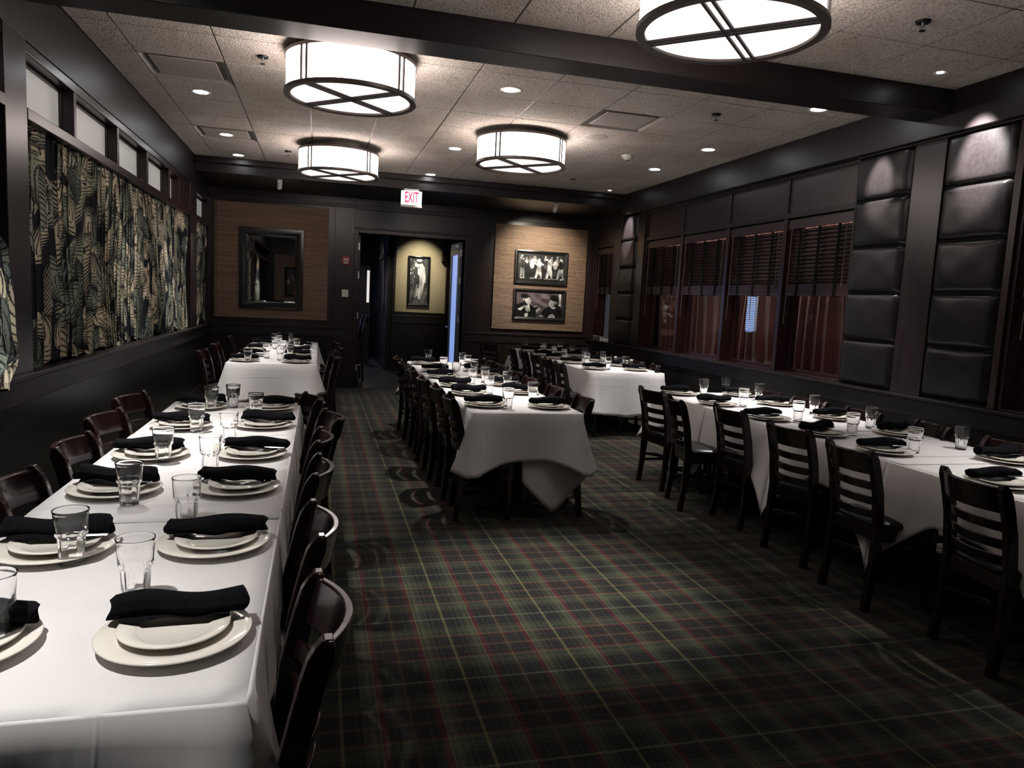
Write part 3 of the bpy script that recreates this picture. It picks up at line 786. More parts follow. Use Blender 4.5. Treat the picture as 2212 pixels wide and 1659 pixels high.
def spot(loc, target, power, size, blend, col=(1, .97, .93), parent=None, radius=.035):
    l = bpy.data.lights.new('lamp', 'SPOT'); l.energy = power; l.spot_size = R_(size); l.spot_blend = blend; l.color = col; l.shadow_soft_size = radius
    o = bpy.data.objects.new('lamp', l); COL.objects.link(o)
    d = Vector(target) - Vector(loc)
    o.rotation_euler = d.to_track_quat('-Z', 'Y').to_euler()
    if parent: o.parent = parent; o.location = Vector(loc) - Vector(parent.location)
    else: o.location = loc
    return o
def downlight(x, y, label, power=DOWN_W, size=66, blend=1., aim=None, r=.06, col=(1, .975, .95)):
    e = empty('recessed_downlight', (x, y, ZC), label=label, cat='ceiling light', group='small recessed ceiling downlights')
    n = 28; g = MB()
    g.sweep([[(q*math.cos(2*PI*j/n), q*math.sin(2*PI*j/n), z) for q, z in ((r, -.001), (r+.022, -.004), (r+.024, 0), (r, .004))] for j in range(n+1)], cap=False)
    build(g, 'trim_ring', 'white_plastic', e)
    build(MB().lathe([(r, -.0005), (r, -.002)], n), 'lens', 'lens_glow', e)
    spot((x, y, ZC-.03), aim or (x, y, 0), power, size, blend, col, e)
    return e
DL = [(-1.03, 7.07, 'downlight closest to the big left ceiling vent'), (-1.03, 8.86, 'middle downlight of the three along the left wall'), (-1.03, 10.11, 'downlight behind the smaller far left ceiling vent'),
      (1.44, 5.86, 'downlight between beam and centre, right of left drum lamp'), (1.44, 8.34, 'downlight between the two farther drum lamps'), (1.44, 10.22, 'downlight directly above the exit sign'),
      (3.89, 5.32, 'downlight touching the far edge of the dark beam, right side'), (3.89, 7.07, 'middle downlight on the right before the windows'), (3.89, 8.34, 'downlight left of the farthest wall panels on right side')]
PW = [1.15, 1.1, .8, 1.5, 1.0, .7, 1.9, 1.1, 1.2]
for (x, y, lab), pw in zip(DL, PW): downlight(x, y, lab, DOWN_W*pw)
downlight(4.01, 4.23, 'small angled downlight at upper right in front of the beam', ACC_W*5, 38, .55, aim=(4.5, 4.24, 2.62), r=.022)
downlight(4.04, 10.13, 'tiny angled downlight in the far right ceiling corner', ACC_W*2.8, 30, .4, aim=(4.5, 10.3, 2.55), r=.022)
downlight(4.02, 5.16, 'small angled downlight hidden by the dark beam', ACC_W*2.4, 26, .4, aim=(4.5, 5.20, 2.56), r=.022)
downlight(-1.03, 3.75, 'recessed downlight above the middle of the near left table row', DOWN_W*1.7)
downlight(-1.03, 1.5, 'recessed downlight above the very front of the near left table row', DOWN_W*1.2)
downlight(1.44, 3.75, 'recessed downlight above the open carpet in front of the centre row', DOWN_W*2.6, 40, 1., aim=(1.25, 3.55, 0))
downlight(3.89, 2.6, 'recessed downlight above the front of the near right table row', DOWN_W*1.0)

def vent(x, y, label):
    e = empty('ceiling_vent', (x+.305, y+.305, ZC), label=label, cat='ceiling vent', group='square ceiling air vents')
    h = .298; i = .235
    O = [(-h, -h), (h, -h), (h, h), (-h, h)]; I = [(-i, -i), (i, -i), (i, i), (-i, i)]
    g = MB(); g.add([(a, b, 0) for a, b in O] + [(a, b, .05) for a, b in I] + [(a, b, .055) for a, b in O] , [(0,1,5,4),(1,2,6,5),(2,3,7,6),(3,0,4,7)])
    build(g, 'frame', 'grille', e)
    build(box(-h, h, -h, h, .052, .056), 'duct', 'black_gap', e)
    build(box(-.235, .235, -.235, .235, .004, .016), 'face_panel', 'grille', e, bevel=.004)
vent(TX[0], rowsF[2], 'large square ceiling vent near the upper left windows')
vent(TX[0], rowsF[6], 'square ceiling vent farthest back on the left')
vent(TX[6], rowsF[2], 'square ceiling vent right of the middle drum lamp')
def sprinkler(x, y, label):
    e = empty('fire_sprinkler', (x, y, ZC), label=label, cat='sprinkler', group='ceiling fire sprinklers')
    build(MB().lathe([(0, -.001), (.042, -.001), (.036, -.012), (.014, -.014), (0, -.014)], 20), 'escutcheon', 'iron', e, smooth=True)
    g = MB(); g.tube([(0, 0, -.012), (0, 0, -.03)], .008, 8); g.tube([(-.012, 0, -.028), (-.012, 0, -.052)], .003, 6); g.tube([(.012, 0, -.028), (.012, 0, -.052)], .003, 6)
    build(g, 'sprinkler_body', 'steel', e)
    build(MB().lathe([(0, -.052), (.018, -.052), (.018, -.055), (0, -.055)], 14), 'deflector', 'iron', e)
sprinkler(-.43, 5.81, 'dark fire sprinkler left of the near left drum lamp'); sprinkler(-.40, 9.48, 'dark fire sprinkler beside the farthest left drum lamp')
sprinkler(3.24, 5.80, 'dark fire sprinkler right of the square vent'); sprinkler(3.26, 9.52, 'dark fire sprinkler far back right of the third drum lamp'); sprinkler(3.24, 3.58, 'dark fire sprinkler at the upper right in front of the beam')
e = empty('ceiling_speaker', (2.64, 7.07, ZC), label='round flush ceiling speaker below the right ceiling vent', cat='speaker')
build(MB().lathe([(0, -.006), (.10, -.006), (.118, -.003), (.12, 0)], 36), 'speaker_grille', 'grille', e, smooth=True)
e = empty('smoke_detector', (3.28, 7.75, ZC), label='white round smoke detector on the ceiling', cat='smoke detector')
build(MB().lathe([(0, -.052), (.03, -.05), (.055, -.03), (.07, -.012), (.072, 0)], 28), 'detector_body', 'white_plastic', e, smooth=True)
build(MB().lathe([(0, -.058), (.016, -.056), (.02, -.05)], 16), 'sensor', 'iron', e, smooth=True)
# picture spotlights under the rear soffit
def can(x, y, tgt, label, pw, size=50):
    e = empty('picture_spotlight', (x, y, ZS), label=label, cat='spotlight')
    build(MB().lathe([(0, 0), (.03, 0), (.03, -.012), (0, -.012)], 16), 'mount', 'white_plastic', e)
    d = (Vector(tgt)-Vector((x, y, ZS-.05))).normalized()
    p0 = Vector((0, 0, -.035)); p1 = p0 + d*.10
    build(MB().tube([p0-d*.02, p1], .033, 16), 'lamp_head', 'white_plastic', e, smooth=True)
    spot(Vector((x, y, ZS)) + p1 + d*.01, tgt, pw, size, .8, (1, .90, .74), e)
can(3.39, 10.60, (3.55, YB, 1.95), 'small white cylinder spotlight under the soffit aimed at the photographs', 105, 84)
can(-.55, 10.60, (-.7, YB, 1.9), 'small white cylinder spotlight under the soffit aimed at the mirror', 1, 70)

# ------------------------------------------------------------------ hall beyond the doors
YH = 14.8
hm = MB(); hm.box(1.41, 3.4, YH, YH+.12, 0, 3.0); hm.box(1.30, 1.41, YH+.12, 20, 0, 3.0)
struct(hm, 'wall_hall', 'oak_upright')
struct(MB().box(-.7, -.6, YB+.16, 21, 0, 3.0).box(-.6, 3.4, 20, 20.1, 0, 3).box(3.4, 3.5, YB+.16, 20, 0, 3), 'wall_hall', 'oak_upright')
struct(box(-.7, 3.5, YB+.16, 20.1, 2.9, 3.0), 'ceiling', 'oak_along_x')
struct(MB().box(1.41, 2.6, YH-.03, YH, zr(1.16), zr(1.20)).box(1.41, 2.6, YH-.02, YH, zr(1.03), zr(1.16)).box(1.385, 1.41, YH, 20, zr(1.16), zr(1.20)).box(1.29, 1.30, YH, 20, 0, 2.9), 'trim_23', 'oak_along_x', bevel=.004)
struct(MB().box(1.41, 2.6, YH-.02, YH, 0, .13).box(1.28, 1.30, YH-.02, 20, 0, .13), 'baseboard_hall', 'steel' if False else 'oak_along_x')
g = MB()
for q in (15.2, 16.2, 17.4): g.box(1.27, 1.30, q, q+.1, zr(1.2), 2.9)
g.box(1.27, 1.30, YH, 20, 2.28, 2.36)
struct(g, 'trim_24', 'oak_upright')
e = empty('wall_panel', (1.95, YH-.01, zr(1.27)), label='gold linen wall panel behind the tall picture in the hall', cat='wall panel')
build(box(-.49, .52, -.01, .01, 0, 1.46), 'linen_covering', 'linen_paper', e)
framed(1.80*K+.01, 2.285*K, zr(1.413), zr(2.465), YH-.025, draw_embrace, 120, 240, 'tall narrow black framed photograph of a couple embracing in the hall', fw=.045)
can2 = empty('picture_spotlight', (1.95, 13.9, 2.9), label='hall spotlight above the tall photograph', cat='spotlight')
build(MB().lathe([(0, 0), (.04, 0), (.04, -.1), (0, -.1)], 16), 'lamp_head', 'white_plastic', can2)
spot((1.95, 13.9, 2.78), (1.93, YH, 2.0), 48, 66, .9, (1, .92, .72), can2)
struct(MB().box(2.46, 2.62, YH-.12, YH, 0, 2.9), 'trim_25', 'mahogany', bevel=.005)
struct(MB().box(2.36, 2.66, YH-.16, YH, 2.22, 2.45), 'trim_26', 'mahogany', bevel=.01)
spot((1.0, 16.5, 2.85), (1.0, 15.5, 0), 40, 100, 1, (1, .93, .82), can2)  # added fill light for the hall, no fitting of its own
# what the mirror sees on the wall behind the camera
e = empty('wall_panel', (-.75, YN+.02, 1.15), label='ribbed tan panel on the wall behind the camera, seen in the mirror', cat='wall panel')
build(box(-.75, .75, -.02, .0, 0, 1.55), 'ribbed_covering', 'reed_paper', e)
e = framed(-1.15, .05, 1.3, 2.3, 0, draw_crowd, 120, 90, 'framed photograph of a crowd on the wall behind the camera, seen in mirror')
e.rotation_euler = (0, 0, PI); e.location = (-.55, YN+.04, 1.3)
spot((-.7, YN+1.0, 2.95), (-.7, YN, 1.9), 60, 70, 1, (1, .92, .78), e)  # added unseen light so this wall shows in the mirror
# open door leaf with frosted glass
def door_leaf(n, x, flip, glass):
    d = empty('door_%d' % n, (x, YB+.18, 0), kind='structure')
    t = .045; Wd = .86; Hd = DZ-.012
    fr = MB(); x0, x1 = -t/2, t/2
    gz0, gz1 = .30, Hd-.20; gy0, gy1 = .16, .72
    fr.box(x0, x1, 0, gy0, .005, Hd); fr.box(x0, x1, gy1, Wd, .005, Hd); fr.box(x0, x1, gy0, gy1, .005, gz0); fr.box(x0, x1, gy0, gy1, gz1, Hd)
    build(fr, 'door_panel', 'grey_door' if glass else 'oak_upright', d, bevel=.003)
    build(box(-.006, .006, gy0, gy1, gz0, gz1), 'door_glass', 'daylit_blue_glass' if glass else 'black_frame', d)
    for z in (.25, 1.1, 1.75, 2.2):
        build(box(-.02, .012, -.03, .004, z, z+.11), 'hinge', 'steel', d)
    build(MB().box(x0-.06, x0, .10, .34, Hd-.10, Hd-.04), 'door_closer', 'steel', d, bevel=.005)
    build(MB().tube([(x0-.001, .78, 1.0), (x0-.06, .78, 1.0), (x0-.06, .70, 1.0)], .011, 8), 'door_handle', 'steel', d)
    return d
door_leaf(1, 2.255, 1, True)
door_leaf(2, .597, 1, False)
g = empty('door_3', (.94, 16.2, 0), kind='structure')
build(box(-.35, .12, 0, .05, 0, 2.12), 'door_panel', 'oak_upright', g)
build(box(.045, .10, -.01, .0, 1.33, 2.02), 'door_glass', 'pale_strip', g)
# window with slatted shade in the hall, the source of the blue daylight
e = empty('window_20', (-.585, 15.2, .9), kind='structure')
s = MB()
for i in range(26): s.box(0, .012, 0, .9, i*.05+.0, i*.05+.022)
build(s, 'shade_slats', 'black_frame', e); build(box(-.01, 0, 0, .9, 0, 1.3), 'pane', 'daylight_blue', e)
a_l = bpy.data.lights.new('daylight', 'AREA'); a_l.shape = 'RECTANGLE'; a_l.size = .9; a_l.size_y = 1.3; a_l.energy = 3; a_l.color = (.6, .75, 1.0)
ao = bpy.data.objects.new('daylight', a_l); COL.objects.link(ao); ao.location = (-.54, 15.65, 1.55); ao.rotation_euler = (0, -PI/2, 0)

# ------------------------------------------------------------------ chair
def arc(z, n=9, hw=.165, y=-.19, bow=.058, th=.02, h=.045, twist=0.):
    """curved slat: returns rings across x"""
    rings = []
    for i in range(n):
        u = -1 + 2*i/(n-1); x = u*hw; yy = y - bow*(1-u*u)
        rings.append([(x, yy+th/2, z-h/2), (x, yy-th/2, z-h/2), (x, yy-th/2-twist, z+h/2), (x, yy+th/2-twist, z+h/2)])
    return rings
def ypost(z):
    pts = [(0, -.195), (.20, -.172), (.43, -.160), (.62, -.182), (.75, -.212), (.842, -.242)]
    for (a, b), (c, d) in zip(pts, pts[1:]):
        if z <= c: return b + (d-b)*(z-a)/(c-a)
    return pts[-1][1]
def make_chair():
    e = empty('dining_chair')
    # upholstered seat with rounded corners
    def sq(r, z, n=36):
        ring = []
        for j in range(n):
            a = 2*PI*j/n; c_, s_ = math.cos(a), math.sin(a); p = 3.6
            q = (abs(c_)**p + abs(s_)**p)**(-1/p)
            ring.append((r*q*c_*1.0, r*q*s_*.98 + .015, z))
        return ring
    build(MB().sweep([sq(.19, .428), sq(.203, .436), sq(.205, .452), sq(.194, .466), sq(.15, .476), sq(.08, .481), sq(.02, .482)]), 'seat', 'vinyl', e, smooth='all')
    f = MB()
    f.box(-.18, .18, .155, .18, .365, .43); f.box(-.175, .175, -.175, -.15, .365, .43); f.box(-.185, -.162, -.17, .17, .365, .43); f.box(.162, .185, -.17, .17, .365, .43)
    build(f, 'seat_frame', 'chair_wood', e, bevel=.003)
    for s in (-1, 1):
        # front leg
        def rr(x, y, z, h): return [(x-h, y-h, z), (x+h, y-h, z), (x+h, y+h, z), (x-h, y+h, z)]
        build(MB().sweep([rr(s*.172, .172, .0, .014), rr(s*.172, .168, .43, .021)]), 'leg', 'chair_wood', e, bevel=.004)
        rings = []
        for z in (0, .1, .2, .32, .43, .52, .62, .70, .76, .80, .825, .838, .842):
            y = ypost(z); d = .026 if .3 < z < .80 else (.020 if z <= .3 else .026 - (z-.8)*.3)
            if z > .83: d *= .75
            hx = .0165; x = s*(.184 - .008*(z/.84)) 
            rings.append([(x-hx, y-d, z), (x+hx, y-d, z), (x+hx, y+d, z), (x-hx, y+d, z)])
        build(MB().sweep(rings), 'back_post', 'chair_wood', e, bevel=.005)
    g = MB(); rings = arc(.772, 13, .168, ypost(.772), .052, .022, .112, twist=.026)
    g.sweep(rings); build(g, 'top_rail', 'chair_wood', e, bevel=.006)
    for z in (.655, .577, .505):
        build(MB().sweep(arc(z, 11, .168, ypost(z), .050, .016, .044, .008)), 'slat', 'chair_wood', e, bevel=.004)
    for s in (-1, 1):
        build(MB().tube([(s*.178, -.172, .19), (s*.172, .165, .19)], .011, 8), 'stretcher', 'chair_wood', e, smooth=True)
    build(MB().sweep([[(q[0], q[1], q[2]) for q in r] for r in arc(.25, 11, .172, -.165, -.085, .018, .028)]), 'stretcher', 'chair_wood', e, bevel=.003)
    build(MB().sweep([[(q[0], q[1], q[2]) for q in r] for r in arc(.27, 9, .165, .168, -.03, .018, .028)]), 'stretcher', 'chair_wood', e, bevel=.003)
    return e
chair0 = make_chair(); used = [False]
def chair(x, y, face, label, group, jit=0.):
    """x, y = measured middle of the back rail top; face = direction the sitter looks (deg from +y, ccw)"""
    a = R_(face + jit)
    # local: back top at (0, -.26); move so that it lands on the measured point
    px, py = x*K, y*K
    ox = px - (-math.sin(a)*-.255); oy = py - (math.cos(a)*-.255)
    if not used[0]:
        used[0] = True; chair0.location = (ox, oy, 0); chair0.rotation_euler = (0, 0, a); setp(chair0, label, 'chair', group); return chair0
    return dup(chair0, (ox, oy, 0), a, label=label, cat='chair', group=group)
def chair_line(x, ys, face, row, side, jits=None, xs=None):
    n = len(ys)
    for i, y in enumerate(ys):
        k = ORD[i] + (' from camera' if i else ' the camera') if i < n-1 or n == 1 else 'farthest from camera'
        chair((xs[i] if xs else x), y, face, 'dark ladder-back chair, %s, %s of %s' % (k, side, row), 'ladder-back dining chairs', (jits[i] if jits else random.uniform(-3, 3)))
rA, rB, rC, rD, rE = 'near left table row', 'far left table row', 'centre table row', 'near right table row', 'far right table row'
chair_line(.03, [1.66, 2.32, 3.07, 3.73, 4.37, 5.14], 90, rA, 'aisle side', [3, 4, -2, -2, 11, 14], [.035, .02, .02, .03, .10, -.02])
chair_line(-1.08, [2.22, 2.88, 3.59, 4.32, 5.05], -90, rA, 'curtain side', [2, 1, -3, -9, -12], [-1.05, -1.05, -1.07, -1.13, -1.17])
chair_line(.22, [8.45, 9.2, 9.85, 10.85], 90, rB, 'aisle side', [8, -6, 3, 3], [.2, .2, .28, .26])
chair_line(-1.28, [8.77, 9.9, 11.5], -90, rB, 'curtain side', [-4, 0, 3])
chair_line(.92, [5.27, 5.84, 6.44, 7.19, 7.9, 8.5], -90, rC, 'left side', [-6, -2, 0, -4, 3, 3], [.94, .93, .90, .90, .89, .89])
chair_line(1.99, [5.27, 5.93, 6.6, 7.25, 7.88, 8.55], 90, rC, 'right side', [-4, -6, -5, 8, -2, -4], [2.02, 1.99, 1.96, 1.95, 1.99, 1.98])
chair_line(2.93, [2.69, 3.42, 4.06, 4.83, 5.35, 5.93], -90, rD, 'aisle side', [-8, -4, 4, 0, -12, 6], [2.97, 2.89, 2.95, 2.98, 2.80, 2.87])
chair_line(4.2, [3.50, 4.16, 4.78, 5.36, 5.95], 90, rD, 'window side', [0, -14, -3, 6, 0], [4.2, 4.24, 4.18, 4.12, 4.10])
chair_line(2.89, [8.50, 9.11, 9.76, 10.38, 11.0], -90, rE, 'aisle side', [-4, -7, 0, -6, -6], [2.85, 2.89, 2.92, 2.92, 2.90])
chair_line(4.2, [8.52, 9.04, 9.8, 10.7, 11.65], 90, rE, 'window side', [-14, -4, 0, 2, 0])
chair(2.75, 11.95, -60, 'dark ladder-back chair standing alone against the rear wall right of doorway', 'ladder-back dining chairs')
hc = chair(.86, 14.1, 96, 'tall dark bar chair in the hall seen edge-on at the left of the doorway', 'hall bar chairs')
hc.scale = (1, 1, 1.36)

# ------------------------------------------------------------------ tables and cloths
ZT = .750
def table(x0, x1, y0, y1, label):
    e = empty('dining_table', ((x0+x1)/2, (y0+y1)/2, 0), label=label, cat='table', group='restaurant tables under white cloths')
    hx, hy = (x1-x0)/2-.004, (y1-y0)/2-.006
    build(box(-hx, hx, -hy, hy, ZT-.035, ZT-.003), 'tabletop', 'chair_wood', e, bevel=.003)
    for s in (-1, 1):
        yy = s*hy*.55
        build(MB().tube([(0, yy, .05), (0, yy, ZT-.036)], .035, 12), 'pedestal', 'iron', e)
        g = MB(); g.tube([(-hx*.75, yy, .012), (-hx*.3, yy, .03), (0, yy, .06), (hx*.3, yy, .03), (hx*.75, yy, .012)], [.012, .018, .028, .018, .012], 8)
        build(g, 'foot', 'iron', e)
    return e
def cloth_mesh(x0, x1, y0, y1, front, back, D=.33, seed=0, seam_flare=.03, tipk=.41, seam_tip=.04, ov=.0, tuck=0., right_tip=None):
    """white cloth: flat top, hanging skirts; front / back = True where that end hangs free (else it overlaps the next table)"""
    rs = np.random.RandomState(seed)
    V = []; F = []
    zt = ZT + .0012 + (seed % 3)*.0009
    # perimeter path
    def side(p, q, n): return [(p[0] + (q[0]-p[0])*i/n, p[1] + (q[1]-p[1])*i/n) for i in range(n)]
    ny = max(14, int((y1-y0)/.035)); nx = max(14, int((x1-x0)/.035))
    A, B, C_, Dd = (x0, y1), (x0, y0), (x1, y0), (x1, y1)
    segs = []
    if front and back:
        path = side(A, B, ny) + side(B, C_, nx) + side(C_, Dd, ny) + side(Dd, A, nx) + [A]; segs = [path]
    elif front: segs = [side(A, B, ny) + side(B, C_, nx) + side(C_, Dd, ny) + [Dd]]
    elif back: segs = [side(C_, Dd, ny) + side(Dd, A, nx) + side(A, B, ny) + [B]]
    else: segs = [side(A, B, ny) + [B], side(C_, Dd, ny) + [Dd]]
    corners = {A: (-1, 1), B: (-1, -1), C_: (1, -1), Dd: (1, 1)}
    m = 14
    ctr = ((x0+x1)/2, (y0+y1)/2)
    for path in segs:
        base = len(V); phi = rs.uniform(0, 6, 6); s = 0
        for i, p in enumerate(path):
            if i: s += math.hypot(p[0]-path[i-1][0], p[1]-path[i-1][1])
            # outward normal
            nxv = 0; nyv = 0
            onx = abs(p[0]-x0) < 1e-6 or abs(p[0]-x1) < 1e-6; ony = abs(p[1]-y0) < 1e-6 or abs(p[1]-y1) < 1e-6
            dist = 9; cdir = (0, 0); free = False
            for c, d in corners.items():
                q = math.hypot(p[0]-c[0], p[1]-c[1])
                if q < dist: dist, cdir = q, d; free = (front if c[1] == y0 else back)
            if onx and not ony: nxv = -1 if abs(p[0]-x0) < 1e-6 else 1
            elif ony and not onx: nyv = -1 if abs(p[1]-y0) < 1e-6 else 1
            else:
                nxv, nyv = cdir[0]*.5, cdir[1]
                if not free: nyv = 0
                nrm = math.hypot(nxv, nyv); nxv /= nrm; nyv /= nrm
            near = max(0., 1 - dist/(D*(1.05 if free else (1.0 if seam_tip > .1 else .75))))
            tip = D*tipk*near**1.9
            if not free: tip = seam_tip*near**1.1
            De = D if (ony and not onx) else .258
            if ony and onx: De = (D + .258)/2
            elif onx and free: De = .258 + (D-.258)*.5*near
            elif ony and free: De = D - (D-.258)*.5*near
            drop = De + tip + .006*math.sin(9*s+phi[0])
            fl = (.085 if free else seam_flare)*near**1.2
            for j in range(m+1):
                t = j/m
                tt = t**.9
                wav = (.010*math.sin(11*s+phi[1]) + .006*math.sin(23*s+phi[2]+t) + .004*math.sin(41*s + phi[4]))*t*(.25 + .75*near if dist < D*1.2 else .45)
                off = .002 + .008*min(1, t*5) + .012*t + fl*t**1.2 + wav
                ox, oy = nxv, nyv
                # near a free corner the folds turn towards the diagonal
                if free and near > 0 and not (onx and ony):
                    ox += cdir[0]*near*(.22 if ony else .55); oy += cdir[1]*near*.55
                z = zt - tt*drop
                if not free and seam_tip > .1: oy = oy - near*.5*t
                if j == 0: off = 0; z = zt
                if j == 1: z = zt - .005; off = .005
                V.append((p[0] + ox*off, p[1] + oy*off, z))
        n = len(path)
        for i in range(n-1):
            for j in range(m):
                a = base + i*(m+1) + j; F.append((a, a+1, a+m+2, a+m+1))
    # top
    base = len(V); a0 = y0; a1 = y1
    if not back: a1 = y1 + ov
    if not front: a0 = y0 - ov
    na = max(6, int((a1-a0)/.06)); nb = max(6, int((x1-x0)/.06))
    for i in range(na+1):
        for j in range(nb+1):
            x = x0 + (x1-x0)*j/nb; y = a0 + (a1-a0)*i/na
            edge = 0 if (i in (0, na) or j in (0, nb)) else 1
            z = zt + edge*(.0012*math.sin(7*x+seed)*math.sin(5*y) + .0012*math.exp(-((x-ctr[0])/.012)**2)) + (.0020 if (y < y0-1e-6 or y > y1+1e-6) else 0)
            V.append((x, y, z))
    for i in range(na):
        for j in range(nb):
            q = base + i*(nb+1) + j; F.append((q, q+1, q+nb+2, q+nb+1))
    g = MB(); g.add(V, F)
    return g
def cloth(x0, x1, y0, y1, front, back, label, **k):
    g = cloth_mesh(x0, x1, y0, y1, front, back, **k)
    o = build(g, 'tablecloth', 'cloth', smooth='all', solid=.0012)
    o.modifiers['solid'].offset = 1
    wd = o.modifiers.new('weld', 'WELD'); wd.merge_threshold = .0003
    o.modifiers.move(1, 0)
    return setp(o, label, 'tablecloth', 'white tablecloths')
def row(x0, x1, ys, name, D=.33, seam=.03, ov=.10, seed=0, **kk):
    n = len(ys)-1
    for i in range(n):
        k = 'nearest' if i == 0 else ('farthest' if i == n-1 else ['', 'second', 'third'][i])
        table(x0, x1, ys[i], ys[i+1], 'table hidden under the %s cloth of the %s' % (k, name))
        cloth(x0, x1, ys[i], ys[i+1], i == 0, i == n-1, 'white tablecloth over the %s table of the %s' % (k, name), D=D, seed=seed+i, seam_flare=seam, ov=ov, **kk)
row(-.884, -.116, [1.33, 2.536, 3.804, 5.06], rA, seed=1, seam=.02)
row(-.895, -.022, [7.77, 8.95, 10.1, 11.25], rB, seed=5, D=.385, tipk=.2)
row(1.01, 1.785, [4.71, 5.92, 7.15, 8.50], rC, seed=11, seam=.06)
row(2.965, 3.90, [2.19, 3.19, 4.15, 5.10, 6.03], rD, seed=21, seam=.11, D=.35, seam_tip=.27)
row(3.01, 3.93, [7.78, 9.0, 10.2, 11.4], rE, seed=31, D=.555, tipk=.10)
# loose corner of the under-cloth at the front of the centre row
P = []
for i in range(15):
    u = i/14
    r = []
    for j in range(13):
        v = j/12
        xt = 1.36 + (1.80-1.36)*u; 
        # lower boundary: from (1.37,.28) to tip (1.575,.03) to (1.86,.30)
        if u < .45: zb = .27 + (.045-.27)*(u/.45)
        else: zb = .045 + (.33-.045)*((u-.45)/.55)
        xb = 1.37 + (1.87-1.37)*u
        x = xt + (xb-xt)*v; z = .62 + (zb-.62)*v
        r.append((x, 4.705 + .012*math.sin(7*u+2*v) + .01 - .015*v, z))
    P.append(r)
o = build(MB().grid(P), 'tablecloth', 'cloth', smooth='all', solid=.0012)
setp(o, 'loose pointed corner of an under-cloth hanging low at front of centre row', 'tablecloth', 'white tablecloths')

# ------------------------------------------------------------------ place settings
def plate_prof(r, h):
    return [(0, .0), (r*.52, .0), (r*.56, .003), (r*.66, .007), (r*.99, h), (r, h+.0015), (r*.985, h+.004), (r*.66, .0115), (r*.60, .0075), (0, .0075)]
proto = {}
def get(name, fn):
    if name not in proto: proto[name] = fn(); return proto[name], True
    return proto[name], False
def put(kind, maker, loc, rz, label, cat, group):
    o, first = get(kind, maker)
    if first: o.location = loc; o.rotation_euler = (0, 0, rz); return setp(o, label, cat, group)
    return dup(o, loc, rz, label=label, cat=cat, group=group)
def mk_charger(): return build(MB().lathe(plate_prof(.154, .017), 64), 'dinner_plate', 'porcelain', smooth='all')
def mk_small(): return build(MB().lathe(plate_prof(.112, .017), 56), 'side_plate', 'porcelain', smooth='all')
def napkin_mesh(seed, L=.275):
    rs = np.random.RandomState(seed); n = 30; m = 26; rings = []
    kink = rs.uniform(-.012, .012); tw = rs.uniform(-.3, .3); wid = rs.uniform(.030, .036)
    for i in range(n+1):
        u = i/n; x = -L/2 + L*u
        a = wid*(1 + .12*math.sin(5*u+seed) + .10*(u-.5)*rs.choice([1, 1])*(1 if seed % 2 else -1))
        b = .0235*(1 + .15*math.sin(7*u+seed*2))
        if i in (0, n): a *= .90; b *= .82
        cy = kink*math.sin(PI*u) + .004*math.sin(9*u); cz = b + .004*math.sin(3*u+seed)*0
        ring = []
        for j in range(m):
            t = 2*PI*j/m
            q = 1 + .07*math.sin(3*t + tw*6*u + seed) + .04*math.sin(7*t + 3*u + seed*3)
            lip = .012*math.exp(-((t-(4.2+tw*u))/.25)**2)
            ring.append((x + .005*math.sin(2*t+seed)*(1 if i in (0, n) else 0), cy + (a*q+lip)*math.cos(t), cz + b*q*math.sin(t)))
        rings.append(ring)
    g = MB(); g.sweep(rings, cap=False)
    for side in (0, -1):                                         # rolled ends: stepped spiral
        R0 = rings[side]; c = Vector((sum(p[0] for p in R0)/m, sum(p[1] for p in R0)/m, sum(p[2] for p in R0)/m)); sg = 1 if side == 0 else -1
        rr = [R0]
        for s_, d in ((.80, .000), (.74, .010), (.55, .010), (.5, .004), (.3, .004), (.2, .012)):
            rr.append([tuple(c + (Vector(p)-c)*s_ + Vector((sg*d, 0, 0))) for p in R0])
        g.sweep(rr, cap=False); k = len(g.v)-m; g.f.append(tuple(range(k, k+m)))
    # loose tail of fabric beneath
    g.grid([[(-L*.42 + L*.8*i/12, wid*(.3+.9*j/6)*(-1), .004 + .004*math.sin(i+seed)*(j/6) + (.012*(1-j/6))) for j in range(7)] for i in range(13)])
    return g
def mk_napkin(seed, knife):
    def f():
        o = build(napkin_mesh(seed), 'napkin', 'napkin_black', smooth='all')
        if knife:
            g = MB(); L = .09
            P = []
            for i in range(9):
                u = i/8; w_ = .0075 + .003*math.sin(PI*u*.9)
                P.append([(.045 + L*u, -.034 - w_, .008), (.045 + L*u, -.034 + w_, .008), (.045 + L*u, -.034 + w_*.6, .0115), (.045 + L*u, -.034 - w_*.6, .0115)])
            g.sweep(P); setp(build(g, 'knife_handle', 'cutlery', o, smooth=True), 'shiny steel knife handle')
        return o
    return f
def mk_glass():
    # fluted tumbler: straight flutes below, a ring, then a flaring lip; one continuous wall
    prof = [(.0, .0), (.0275, .0), (.0295, .003), (.0302, .012), (.0325, .066), (.0340, .074), (.0392, .079), (.0398, .085), (.0394, .092), (.0424, .138), (.0440, .1440), (.0437, .1456), (.0430, .1458), (.0422, .144), (.0408, .138), (.0378, .094), (.0345, .080), (.0296, .070), (.0262, .018), (.022, .012), (.0, .011)]
    def shp(i, a):
        return 1 + (.085*abs(math.cos(5*a)) - .06 if 1 <= i <= 5 else (.03*abs(math.cos(5*a)) - .02 if i in (6, 7) else 0))
    g = MB().lathe(prof, 80, shape=shp)
    return build(g, 'water_glass', 'tumbler_glass', smooth='all')
cz0 = ZT + .0062
